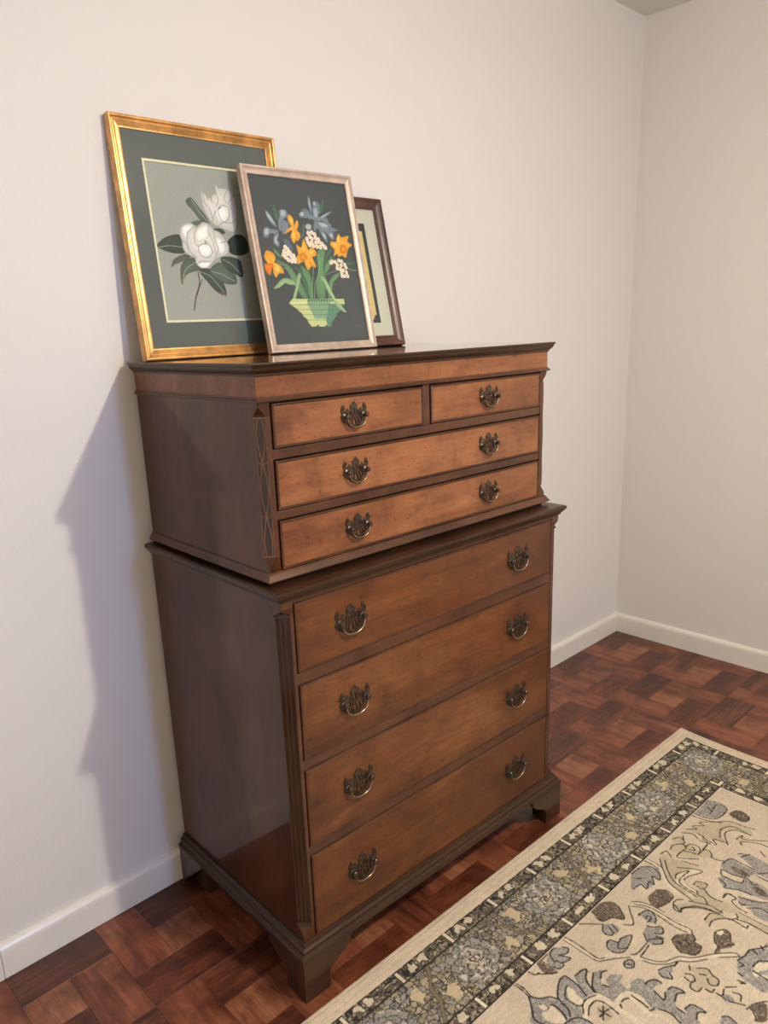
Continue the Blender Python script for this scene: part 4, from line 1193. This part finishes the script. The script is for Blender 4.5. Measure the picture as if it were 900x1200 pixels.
class Canvas:
    """colours sampled on a rectilinear grid xs, ys (millimetres)"""
    def __init__(self, xs, ys, bg):
        self.xs, self.ys = np.asarray(xs, float), np.asarray(ys, float)
        self.c = np.empty((len(ys), len(xs), 3)); self.c[:] = bg
        self.h = np.zeros((len(ys), len(xs)))
    def win(self, lo, hi):
        i0, i1 = np.searchsorted(self.xs, [lo[0], hi[0]]); j0, j1 = np.searchsorted(self.ys, [lo[1], hi[1]])
        return i0, i1, j0, j1
    def poly(self, pts, col, h=None):
        pts = np.asarray(pts, float)
        i0, i1, j0, j1 = self.win(pts.min(0), pts.max(0))
        if i1 <= i0 or j1 <= j0: return
        X, Y = np.meshgrid(self.xs[i0:i1], self.ys[j0:j1])
        ins = np.zeros(X.shape, bool)
        x0, y0 = pts[-1]
        for x1, y1 in pts:
            if y0 != y1:
                cr = ((y1 > Y) != (y0 > Y)) & (X < (x0 - x1) * (Y - y1) / (y0 - y1) + x1)
                ins ^= cr
            x0, y0 = x1, y1
        self.c[j0:j1, i0:i1][ins] = col
        if h is not None: self.h[j0:j1, i0:i1][ins] = h
    def line(self, pts, col, w, h=None, soft=0.4):
        pts = np.asarray(pts, float)
        for a, b in zip(pts[:-1], pts[1:]):
            lo, hi = np.minimum(a, b) - w, np.maximum(a, b) + w
            i0, i1, j0, j1 = self.win(lo, hi)
            if i1 <= i0 or j1 <= j0: continue
            X, Y = np.meshgrid(self.xs[i0:i1], self.ys[j0:j1])
            d = b - a; L2 = max(d @ d, 1e-9)
            t = np.clip(((X - a[0]) * d[0] + (Y - a[1]) * d[1]) / L2, 0, 1)
            D = np.hypot(X - a[0] - t * d[0], Y - a[1] - t * d[1])
            k = np.clip((w / 2 + soft - D) / (2 * soft), 0, 1)[..., None]
            sub = self.c[j0:j1, i0:i1]
            sub[:] = sub * (1 - k) + np.array(col) * k
            if h is not None:
                sh = self.h[j0:j1, i0:i1]; sh[k[..., 0] > 0.5] = h
    def disc(self, p, col, r):
        self.line([p, (p[0] + 0.01, p[1])], col, 2 * r)
    def art(self, items, cols=None, scale=1.0, xf=None, gain=1.0, lw=1.0):
        for k, c, w, s in items:
            pts = [tuple(float(v) for v in q.split(',')) for q in s.split()]
            if xf: pts = [xf(*p) for p in pts]
            col = cols[c] if cols else tuple(v * gain for v in lin(c))
            hh = None
            if cols: hh = -0.6 if c == 'd' else 0.25
            if k == 'p' and not cols:
                cp = catmull(pts)
                ce = cp.mean(0)
                self.poly(cp, tuple(v * 0.62 for v in col), hh)
                for f_, g_ in ((0.955, 0.90), (0.80, 1.0), (0.55, 1.10)):
                    self.poly(ce + (cp - ce) * f_, tuple(v * g_ for v in col), hh)
            elif k == 'p': self.poly(catmull(pts), col, hh)
            elif k == 'P': self.poly(pts, col, hh)
            elif k == 'l': self.line(catmull_open(pts), col, w * lw, hh)
            else: self.disc(pts[0], col, w)
    def mesh(self, name, mat, to3d, parent=None):
        ny, nx = self.c.shape[:2]
        X, Y = np.meshgrid(self.xs / 1000, self.ys / 1000)
        co = to3d(X, Y, self.h / 1000)
        me = bpy.data.meshes.new(name)
        idx = np.arange(nx * ny).reshape(ny, nx)
        q = np.stack([idx[:-1, :-1], idx[:-1, 1:], idx[1:, 1:], idx[1:, :-1]], -1).reshape(-1, 4)
        me.vertices.add(nx * ny)
        me.vertices.foreach_set('co', co.reshape(-1).astype(np.float32))
        me.loops.add(q.size)
        me.loops.foreach_set('vertex_index', q.reshape(-1).astype(np.int32))
        me.polygons.add(len(q))
        me.polygons.foreach_set('loop_start', np.arange(0, q.size, 4, dtype=np.int32))
        me.update(calc_edges=True)
        at = me.attributes.new('print_colour', 'FLOAT_COLOR', 'POINT')
        rgba = np.concatenate([self.c.reshape(-1, 3), np.ones((nx * ny, 1))], 1)
        at.data.foreach_set('color', rgba.reshape(-1).astype(np.float32))
        me.polygons.foreach_set('use_smooth', [True] * len(me.polygons))
        return link_mesh(name, me, mat, parent)

# ------------------------------------------------------------------ framed pictures
def frame_mesh(name, W, Hh, prof, mat, parent):
    """prof: closed section of (inward mm, forward mm); forward 0 is the front-most plane"""
    bm = bmesh.new()
    P_ = [(a / 1000, b / 1000) for a, b in prof]
    rings = [[(a, -b, a), (W - a, -b, a), (W - a, -b, Hh - a), (a, -b, Hh - a)] for a, b in P_]
    loft(bm, rings + [rings[0]], cap=False)
    bmesh.ops.remove_doubles(bm, verts=bm.verts, dist=1e-6)
    return from_bm(name, bm, mat, parent)
def ring_board(name, W0, H0, W1, H1, hole, y0, y1, mat, parent):
    """flat board with a rectangular window; outer (W0,H0)-(W1,H1), hole (x0,z0,x1,z1)"""
    bm = bmesh.new()
    o = [(W0, H0), (W1, H0), (W1, H1), (W0, H1)]
    x0, z0, x1, z1 = hole
    i = [(x0, z0), (x1, z0), (x1, z1), (x0, z1)]
    loft(bm, [[(x, y1, z) for x, z in o], [(x, y0, z) for x, z in o], [(x, y0, z) for x, z in i], [(x, y1, z) for x, z in i], [(x, y1, z) for x, z in o]], cap=False)
    bmesh.ops.remove_doubles(bm, verts=bm.verts, dist=1e-6)
    return from_bm(name, bm, mat, parent)
def plane_part(name, x0, x1, z0, z1, y, mat, parent, t=0.0015):
    bm = bmesh.new(); add_box(bm, x0, x1, y, y + t, z0, z1)
    return from_bm(name, bm, mat, parent)
def picture(name, m, label, prof):
    xl, yb, yaw, W, Hh, yt, zb = m
    lean = math.asin((yt - yb) / Hh)
    e = empty(name, (xl, yb, zb), (-lean, 0, yaw))
    tag(e, label, 'picture')
    return e, W, Hh

# gilt frame, magnolias
G, W, Hh = picture('framed_picture', (-0.4225, -0.0735, 0.0, 0.4165, 0.4950, -0.0226, 1.3226),
    'large gilt framed white magnolia picture leaning at the left of the chest top', None)
frame_mesh('frame', W, Hh, [(0, -21), (0, -1.5), (1.2, -0.2), (3.2, 0), (5.4, -0.6), (6.2, -2.6), (8.0, -4.6), (10.2, -4.4), (11.6, -3.2), (13.0, -3.6), (13.8, -5.0),
    (15.6, -4.8), (16.4, -6.2), (18.2, -6.0), (19.0, -7.2), (20.8, -7.0), (21.6, -8.0), (24.5, -8.4), (24.5, -10.5), (20, -10.5), (20, -21)], M['gilt'], G)
plane_part('backing_board', 0.021, W - 0.021, 0.021, Hh - 0.021, 0.0165, M['backing'], G)
hole = (0.0665, 0.0790, W - 0.0665, 0.4170)
ring_board('mat', 0.0205, 0.0205, W - 0.0205, Hh - 0.0205, hole, 0.0115, 0.0150, M['mat_green'], G)
ring_board('mat_fillet', hole[0] - 0.001, hole[1] - 0.001, hole[2] + 0.001, hole[3] + 0.001, (hole[0] + 0.0052, hole[1] + 0.0048, hole[2] - 0.0052, hole[3] - 0.0048), 0.0121, 0.0150, M['fillet'], G)
cv = Canvas(np.arange(68, W * 1000 - 68, 0.9), np.arange(80, 416, 0.9), lin((176, 177, 167)))
cv.art(GOLD_ART, gain=1.25)
pr = cv.mesh('print', M['print'], lambda X, Y, h: np.stack([X, np.full_like(X, 0.0148), Y], -1), G)
plane_part('glass', 0.021, W - 0.021, 0.021, Hh - 0.021, 0.0095, M['glass'], G, 0.0016)

# champagne frame, spring bouquet
S_, W, Hh = picture('framed_picture', (-0.1410, -0.1419, -0.0361, 0.3284, 0.4262, -0.062, 1.3236),
    'champagne framed daffodil and iris bouquet on black, leaning in front of the others', None)
frame_mesh('frame', W, Hh, [(0, -17), (0, -2.5), (0.8, -0.6), (2.4, 0), (5.0, -0.2), (6.4, -1.4), (8.5, -3.2), (12.0, -5.0), (15.5, -5.8), (16.4, -4.8), (18.0, -4.8), (19.5, -5.8), (19.5, -8.5), (15, -8.5), (15, -17)], M['silver'], S_)
plane_part('backing_board', 0.016, W - 0.016, 0.016, Hh - 0.016, 0.0135, M['backing'], S_)
cv = Canvas(np.arange(18, W * 1000 - 18, 0.8), np.arange(18, Hh * 1000 - 18, 0.8), lin((82, 85, 87)))
cv.art(SILVER_ART, gain=1.2)
cv.mesh('print', M['print'], lambda X, Y, h: np.stack([X, np.full_like(X, 0.0100), Y], -1), S_)
plane_part('glass', 0.016, W - 0.016, 0.016, Hh - 0.016, 0.0072, M['glass'], S_, 0.0016)

# walnut frame, mostly hidden
B_, W, Hh = picture('framed_picture', (0.0628, -0.1029, -0.0111, 0.2800, 0.3913, -0.0215, 1.3241),
    'dark walnut framed print with a cream mat, half hidden behind the bouquet picture', None)
frame_mesh('frame', W, Hh, [(0, -19), (0, -3.5), (1.0, -1.0), (3.2, 0), (6.0, -0.2), (8.0, -2.2), (12.5, -5.2), (19.0, -8.0), (22.5, -8.4), (24.0, -6.6), (26.2, -6.4), (28.0, -7.6), (28.0, -11), (22, -11), (22, -19)], M['walnut'], B_)
plane_part('backing_board', 0.023, W - 0.023, 0.023, Hh - 0.023, 0.0155, M['backing'], B_)
cv = Canvas(np.arange(25, W * 1000 - 25, 0.9), np.arange(25, Hh * 1000 - 25, 0.9), (0.70, 0.67, 0.54))
px0, px1 = 68, 212
cv.poly([(px0, 63), (px1, 63), (px1, 326), (px0, 326)], lin((60, 64, 68)))
cv.poly([(px0 + 13, 72), (px1 - 24, 72), (px1 - 24, 78), (px1 - 20, 78), (px1 - 20, 84), (px1 - 12, 84), (px1 - 12, 90), (px1 - 13, 305), (px0 + 13, 305)], (0.80, 0.62, 0.24))
cv.poly([(150, 150), (176, 150), (176, 155), (188, 147), (176, 139), (176, 144), (150, 144)], lin((92, 66, 52)))
cv.mesh('print', M['print'], lambda X, Y, h: np.stack([X, np.full_like(X, 0.0122), Y], -1), B_)
plane_part('glass', 0.023, W - 0.023, 0.023, Hh - 0.023, 0.0090, M['glass'], B_, 0.0016)

# ------------------------------------------------------------------ rug
RO, RE, RN = (1.12880, -0.60970), (-0.99984, 0.01799), (-0.01799, -0.99984)
us = np.concatenate([np.arange(0, 1780, 2.0), np.arange(1780, 2450, 5.0)])
vs = np.concatenate([np.arange(0, 760, 2.0), np.arange(760, 1860, 5.0)])
WU, WV = us[-1], vs[-1]
C_ = {'g': lin((152, 146, 138)), 't': lin((178, 164, 138)), 'b': lin((118, 103, 87)), 'd': lin((50, 45, 40)), 'c': lin((206, 193, 168)), 'o': lin((150, 140, 114))}
CREAM = lin((194, 179, 156))
cv = Canvas(us, vs, CREAM)
ident = lambda u, v: (u, v)
turn = lambda u, v: (WU - u, WV - v)
cv.art(RUG_ART, C_, xf=ident, lw=1.1)
cv.art(RUG_ART, C_, xf=lambda u, v: (u, WV - v))
# the motifs mirror on towards the middle of the field
for xf_ in (lambda u, v: (u, 1310 - v), lambda u, v: (u + 1450, v), lambda u, v: (u + 1450, 1310 - v)):
    sel_ = []
    for it in RUG_ART:
        q = [xf_(*[float(a) for a in t.split(',')]) for t in it[3].split()]
        if min(b for a, b in q) > 655 or min(a for a, b in q) > 1680: sel_.append(it)
    cv.art(sel_, C_, xf=xf_)
U, V = np.meshgrid(us, vs)
field_c = cv.c.copy()
# distance from the nearest edge and coordinate along it
eu, ev = np.minimum(U, WU - U), np.minimum(V, WV - V)
dist = np.minimum(eu, ev)
along = np.where(ev <= eu, U, V)
rs = np.random.RandomState(5)
def worley(X, Y, cell, seed):
    r = np.random.RandomState(seed)
    gx, gy = np.floor(X / cell).astype(int), np.floor(Y / cell).astype(int)
    n = 512
    JX, JY, ID = r.rand(n, n), r.rand(n, n), r.rand(n, n)
    F1 = np.full(X.shape, 1e9); F2 = F1.copy(); cid = np.zeros(X.shape)
    for dx in (-1, 0, 1):
        for dy in (-1, 0, 1):
            a, b = (gx + dx) % n, (gy + dy) % n
            D = np.hypot((gx + dx + 0.15 + 0.7 * JX[a, b]) * cell - X, (gy + dy + 0.15 + 0.7 * JY[a, b]) * cell - Y)
            m1 = D < F1
            F2 = np.where(m1, F1, np.minimum(F2, D)); cid = np.where(m1, ID[a, b], cid); F1 = np.where(m1, D, F1)
    return F1, F2, cid
def put(mask, col, h=None):
    cv.c[mask] = col
    if h is not None: cv.h[mask] = h
border = dist < 246
# guard stripes
put(border, lin((150, 138, 112)), 0.0)
main = (dist >= 82) & (dist < 208)
def vnoise(X, Y, cell, seed):
    r = np.random.RandomState(seed).rand(512, 512)
    gx, gy = X / cell, Y / cell
    x0, y0 = np.floor(gx).astype(int), np.floor(gy).astype(int)
    fx, fy = gx - x0, gy - y0
    fx, fy = fx * fx * (3 - 2 * fx), fy * fy * (3 - 2 * fy)
    g_ = lambda a, b: r[a % 512, b % 512]
    return (g_(x0, y0) * (1 - fx) + g_(x0 + 1, y0) * fx) * (1 - fy) + (g_(x0, y0 + 1) * (1 - fx) + g_(x0 + 1, y0 + 1) * fx) * fy - 0.5
wa = along + 11 * vnoise(U, V, 17, 31) + 5 * vnoise(U, V, 7, 32)
wd = dist + 11 * vnoise(U, V, 17, 33) + 5 * vnoise(U, V, 7, 34)
F1, F2, cid = worley(wa, wd * 1.1, 15.0, 3)
f1, f2, ci2 = worley(wa, wd, 7.5, 4)
cells = np.array([lin((150, 146, 139)), lin((170, 158, 130)), lin((144, 134, 110)), lin((160, 150, 128)), lin((134, 130, 124)), lin((186, 172, 144))])
pick = cells[(cid * 5.999).astype(int)]
cv.c[main] = pick[main]
put(main & (ci2 < 0.20), C_['o'], 0)
put(main & (f2 - f1 < 1.2) & (cid > 0.45), lin((84, 77, 68)), -0.4)
put(main & (F2 - F1 < 2.3), lin((74, 67, 59)), -0.5)
# rosettes and the zig-zag vine between them
DK = lin((70, 64, 57))
for side in (0, 1):
    sel = ((ev <= eu) if side == 0 else (ev > eu)) & main
    ph = (wa - 998 + 134) % 268 - 134
    yy = wd - 146
    if side == 0:      # one rosette turns the corner
        cor = (U < 262) & (V < 262)
        ph = np.where(cor, wa - 168, ph); yy = np.where(cor, wd - 0, yy)
        ph = np.where(cor, U - 150 + 9 * vnoise(U, V, 17, 31), ph); yy = np.where(cor, V - 150 + 9 * vnoise(U, V, 17, 33), yy)
        sel = sel | (main & cor)
    else:
        sel = sel & ~((U < 262) & (V < 262))
    # each rosette: layered rings of overlapping petals
    for ro, ri, n_, c0, rot in ((66, 42, 12, (154, 150, 142), 0.0), (47, 30, 10, (146, 142, 134), 0.5), (33, 17, 7, (172, 162, 144), 0.2), (17, 0, 5, (196, 184, 158), 0.0)):
        th = np.arctan2(yy * 1.15, ph) / (2 * np.pi) * n_ + rot
        rr = np.hypot(ph, yy * 1.15)
        fr_ = np.abs((th % 1) - 0.5) * 2
        edge = ro - (ro - ri) * 0.42 * fr_ ** 2.2
        put(sel & (rr < edge), lin(c0), 0.2)
        put(sel & (np.abs(rr - edge) < 1.5), DK, -0.4)
        put(sel & (rr < edge) & (rr > ri * 0.9) & (fr_ > 1 - 3.0 / np.maximum(rr, 6)), DK, -0.4)
    put(sel & (np.hypot(ph, yy) < 64) & (f2 - f1 < 0.9) & (ci2 > 0.35), lin((96, 90, 82)), -0.3)
    put(sel & (np.hypot(ph, yy) < 62) & (ci2 < 0.10), lin((196, 186, 166)), 0.1)
    put(sel & (np.abs(np.hypot(ph, yy) - 6) < 1.3), DK, -0.4)
    wa2, wd2 = along + 5 * vnoise(U, V, 25, 41), dist
    gp = (wa2 - 1132 + 134) % 268 - 134
    gi = np.floor((wa2 - 1132 + 134) / 268).astype(int)
    sg = np.where(gi % 2 == 0, 1.0, -1.0)
    cx = sg * np.interp(wd2, [86, 104, 130, 165, 205], [44, 34, 8, 2, -30])
    for patch in ((np.hypot((gp + sg * 30) / 15, (wd2 - 122) / 17) + 1.6 * vnoise(U, V, 12, 61) < 1), (np.hypot((gp - sg * 38) / 15, (wd2 - 172) / 15) + 1.6 * vnoise(U, V, 12, 62) < 1)):
        put(sel & patch, lin((190, 172, 138)), 0.1)
    put(sel & (np.abs(gp - cx) < 6.0), DK, -0.4)
    put(sel & (np.abs(gp - cx) < 4.2), lin((120, 108, 86)), 0.1)
# speckled weave inside the brown and grey motifs of the field
inner = dist >= 246
for key, thr, dk, lt in (('b', 2.0, (82, 72, 62), (142, 126, 106)), ('g', 1.1, (118, 113, 107), (164, 158, 150))):
    m_ = inner & (np.abs(field_c - np.array(C_[key])).sum(-1) < 1e-6)
    put(m_ & (ci2 > 0.7), lin(lt))
    put(m_ & (f2 - f1 < thr), lin(dk), -0.2)
# guards
for lo, hi, off, b0, b1 in ((47, 80, 1419, -38, -70), (210, 244, 1343, -52, -104)):
    gmask = (dist >= lo) & (dist < hi)
    put(gmask, lin((106, 96, 82)), 0.0)
    f1, f2, ci = worley(wa, wd, 7.0, 9)
    put(gmask & (ci > 0.72), lin((150, 140, 116)), 0.0)
    put(gmask & (ci < 0.22), C_['d'], -0.3)
    put(gmask & (f2 - f1 < 0.9), C_['d'], -0.3)
    mid = (lo + hi) / 2 - 3
    q = (off - along) % 158.0
    for b in (-b0, -b1):
        D = np.hypot(q - b + 17 * vnoise(U, V, 9, 51), (dist - mid) * 1.25 + 17 * vnoise(U, V, 9, 52))
        wob = 1.5
        put(gmask & (D < 13.5 + wob), C_['d'], -0.3)
        put(gmask & (D < 11.5 + wob), lin((200, 188, 162)), 0.2)
    put(gmask & (np.hypot(q - (-(b0 + b1) / 2), dist - mid) < 6), lin((96, 88, 76)), 0.0)
    put(gmask & (np.hypot(q - (-(b0 + b1) / 2), dist - mid) < 3), lin((170, 158, 132)), 0.0)
    put(gmask & (np.minimum(q, 158 - q) < 3.2), lin((214, 202, 176)), 0.2)
    put(gmask & (np.abs(np.minimum(q, 158 - q) - 5) < 1.2), C_['d'], -0.3)
for d0, w in ((47, 2.0), (81, 1.6), (85, 1.0), (209, 1.6), (213, 1.0), (243, 2.0)):
    dash = ((along / 34.0) % 1) > (0.22 if d0 == 47 else -1)
    put((np.abs(dist - d0) < w) & dash, C_['d'], -0.4)
put((dist >= 244.5) & (dist < 247.5), C_['c'], 0.1)
put(dist < 45, lin((206, 189, 164)), 0.0)
put((dist < 45) & (np.abs(dist - 12) < 1.2), lin((176, 160, 132)), -0.4)
put((dist < 45) & (np.abs(dist - 30) < 1.0), lin((188, 173, 145)), -0.2)
# heathered yarn: streaks along the weft
st = rs.rand(len(vs), len(us) // 7 + 2)
st = np.repeat(st, 7, axis=1)[:, :len(us)]
yar = 0.90 + 0.20 * st
big = rs.rand(len(vs) // 22 + 3, len(us) // 22 + 3)
jj, ii = np.arange(len(vs)) / 22.0, np.arange(len(us)) / 22.0
j0, i0 = jj.astype(int), ii.astype(int)
fj, fi = (jj - j0)[:, None], (ii - i0)[None, :]
B2 = big[j0][:, i0] * (1 - fj) * (1 - fi) + big[j0 + 1][:, i0] * fj * (1 - fi) + big[j0][:, i0 + 1] * (1 - fj) * fi + big[j0 + 1][:, i0 + 1] * fj * fi
cv.c *= (yar * (0.92 + 0.16 * B2))[..., None]
cv.c *= (0.90 + 0.20 * rs.rand(len(vs), len(us)))[..., None]
cv.c *= 1.0
cv.h = cv.h * 0.8 + 0.25 * rs.rand(len(vs), len(us))
cv.h -= 3.0 * np.exp(-dist / 2.0)
def rug3d(X, Y, h):
    # the free corner pulls out a little and curls, as old rugs do
    bow = 0.020 * np.exp(-Y / 0.10) - 0.018
    X2 = X - np.where(X < 0.5, (0.5 - X) / 0.5, 0) * bow
    curl = 0.006 * np.exp(-(np.hypot(X, Y)) / 0.06)
    x = RO[0] + X2 * RE[0] + Y * RN[0]
    y = RO[1] + X2 * RE[1] + Y * RN[1]
    return np.stack([x, y, 0.0085 + h + curl * 0], -1)
rug = cv.mesh('rug', M['rug'], rug3d)
# underside and edge: skirt down to the floor
bm = bmesh.new()
bm.from_mesh(rug.data)
be = [e for e in bm.edges if e.is_boundary]
ret = bmesh.ops.extrude_edge_only(bm, edges=be)
for v in ret['geom']:
    if isinstance(v, bmesh.types.BMVert): v.co.z = 0.0005
bm.to_mesh(rug.data)
bm.free()
tag(rug, 'cream area rug with grey and brown oriental floral pattern on the parquet floor', 'rug')
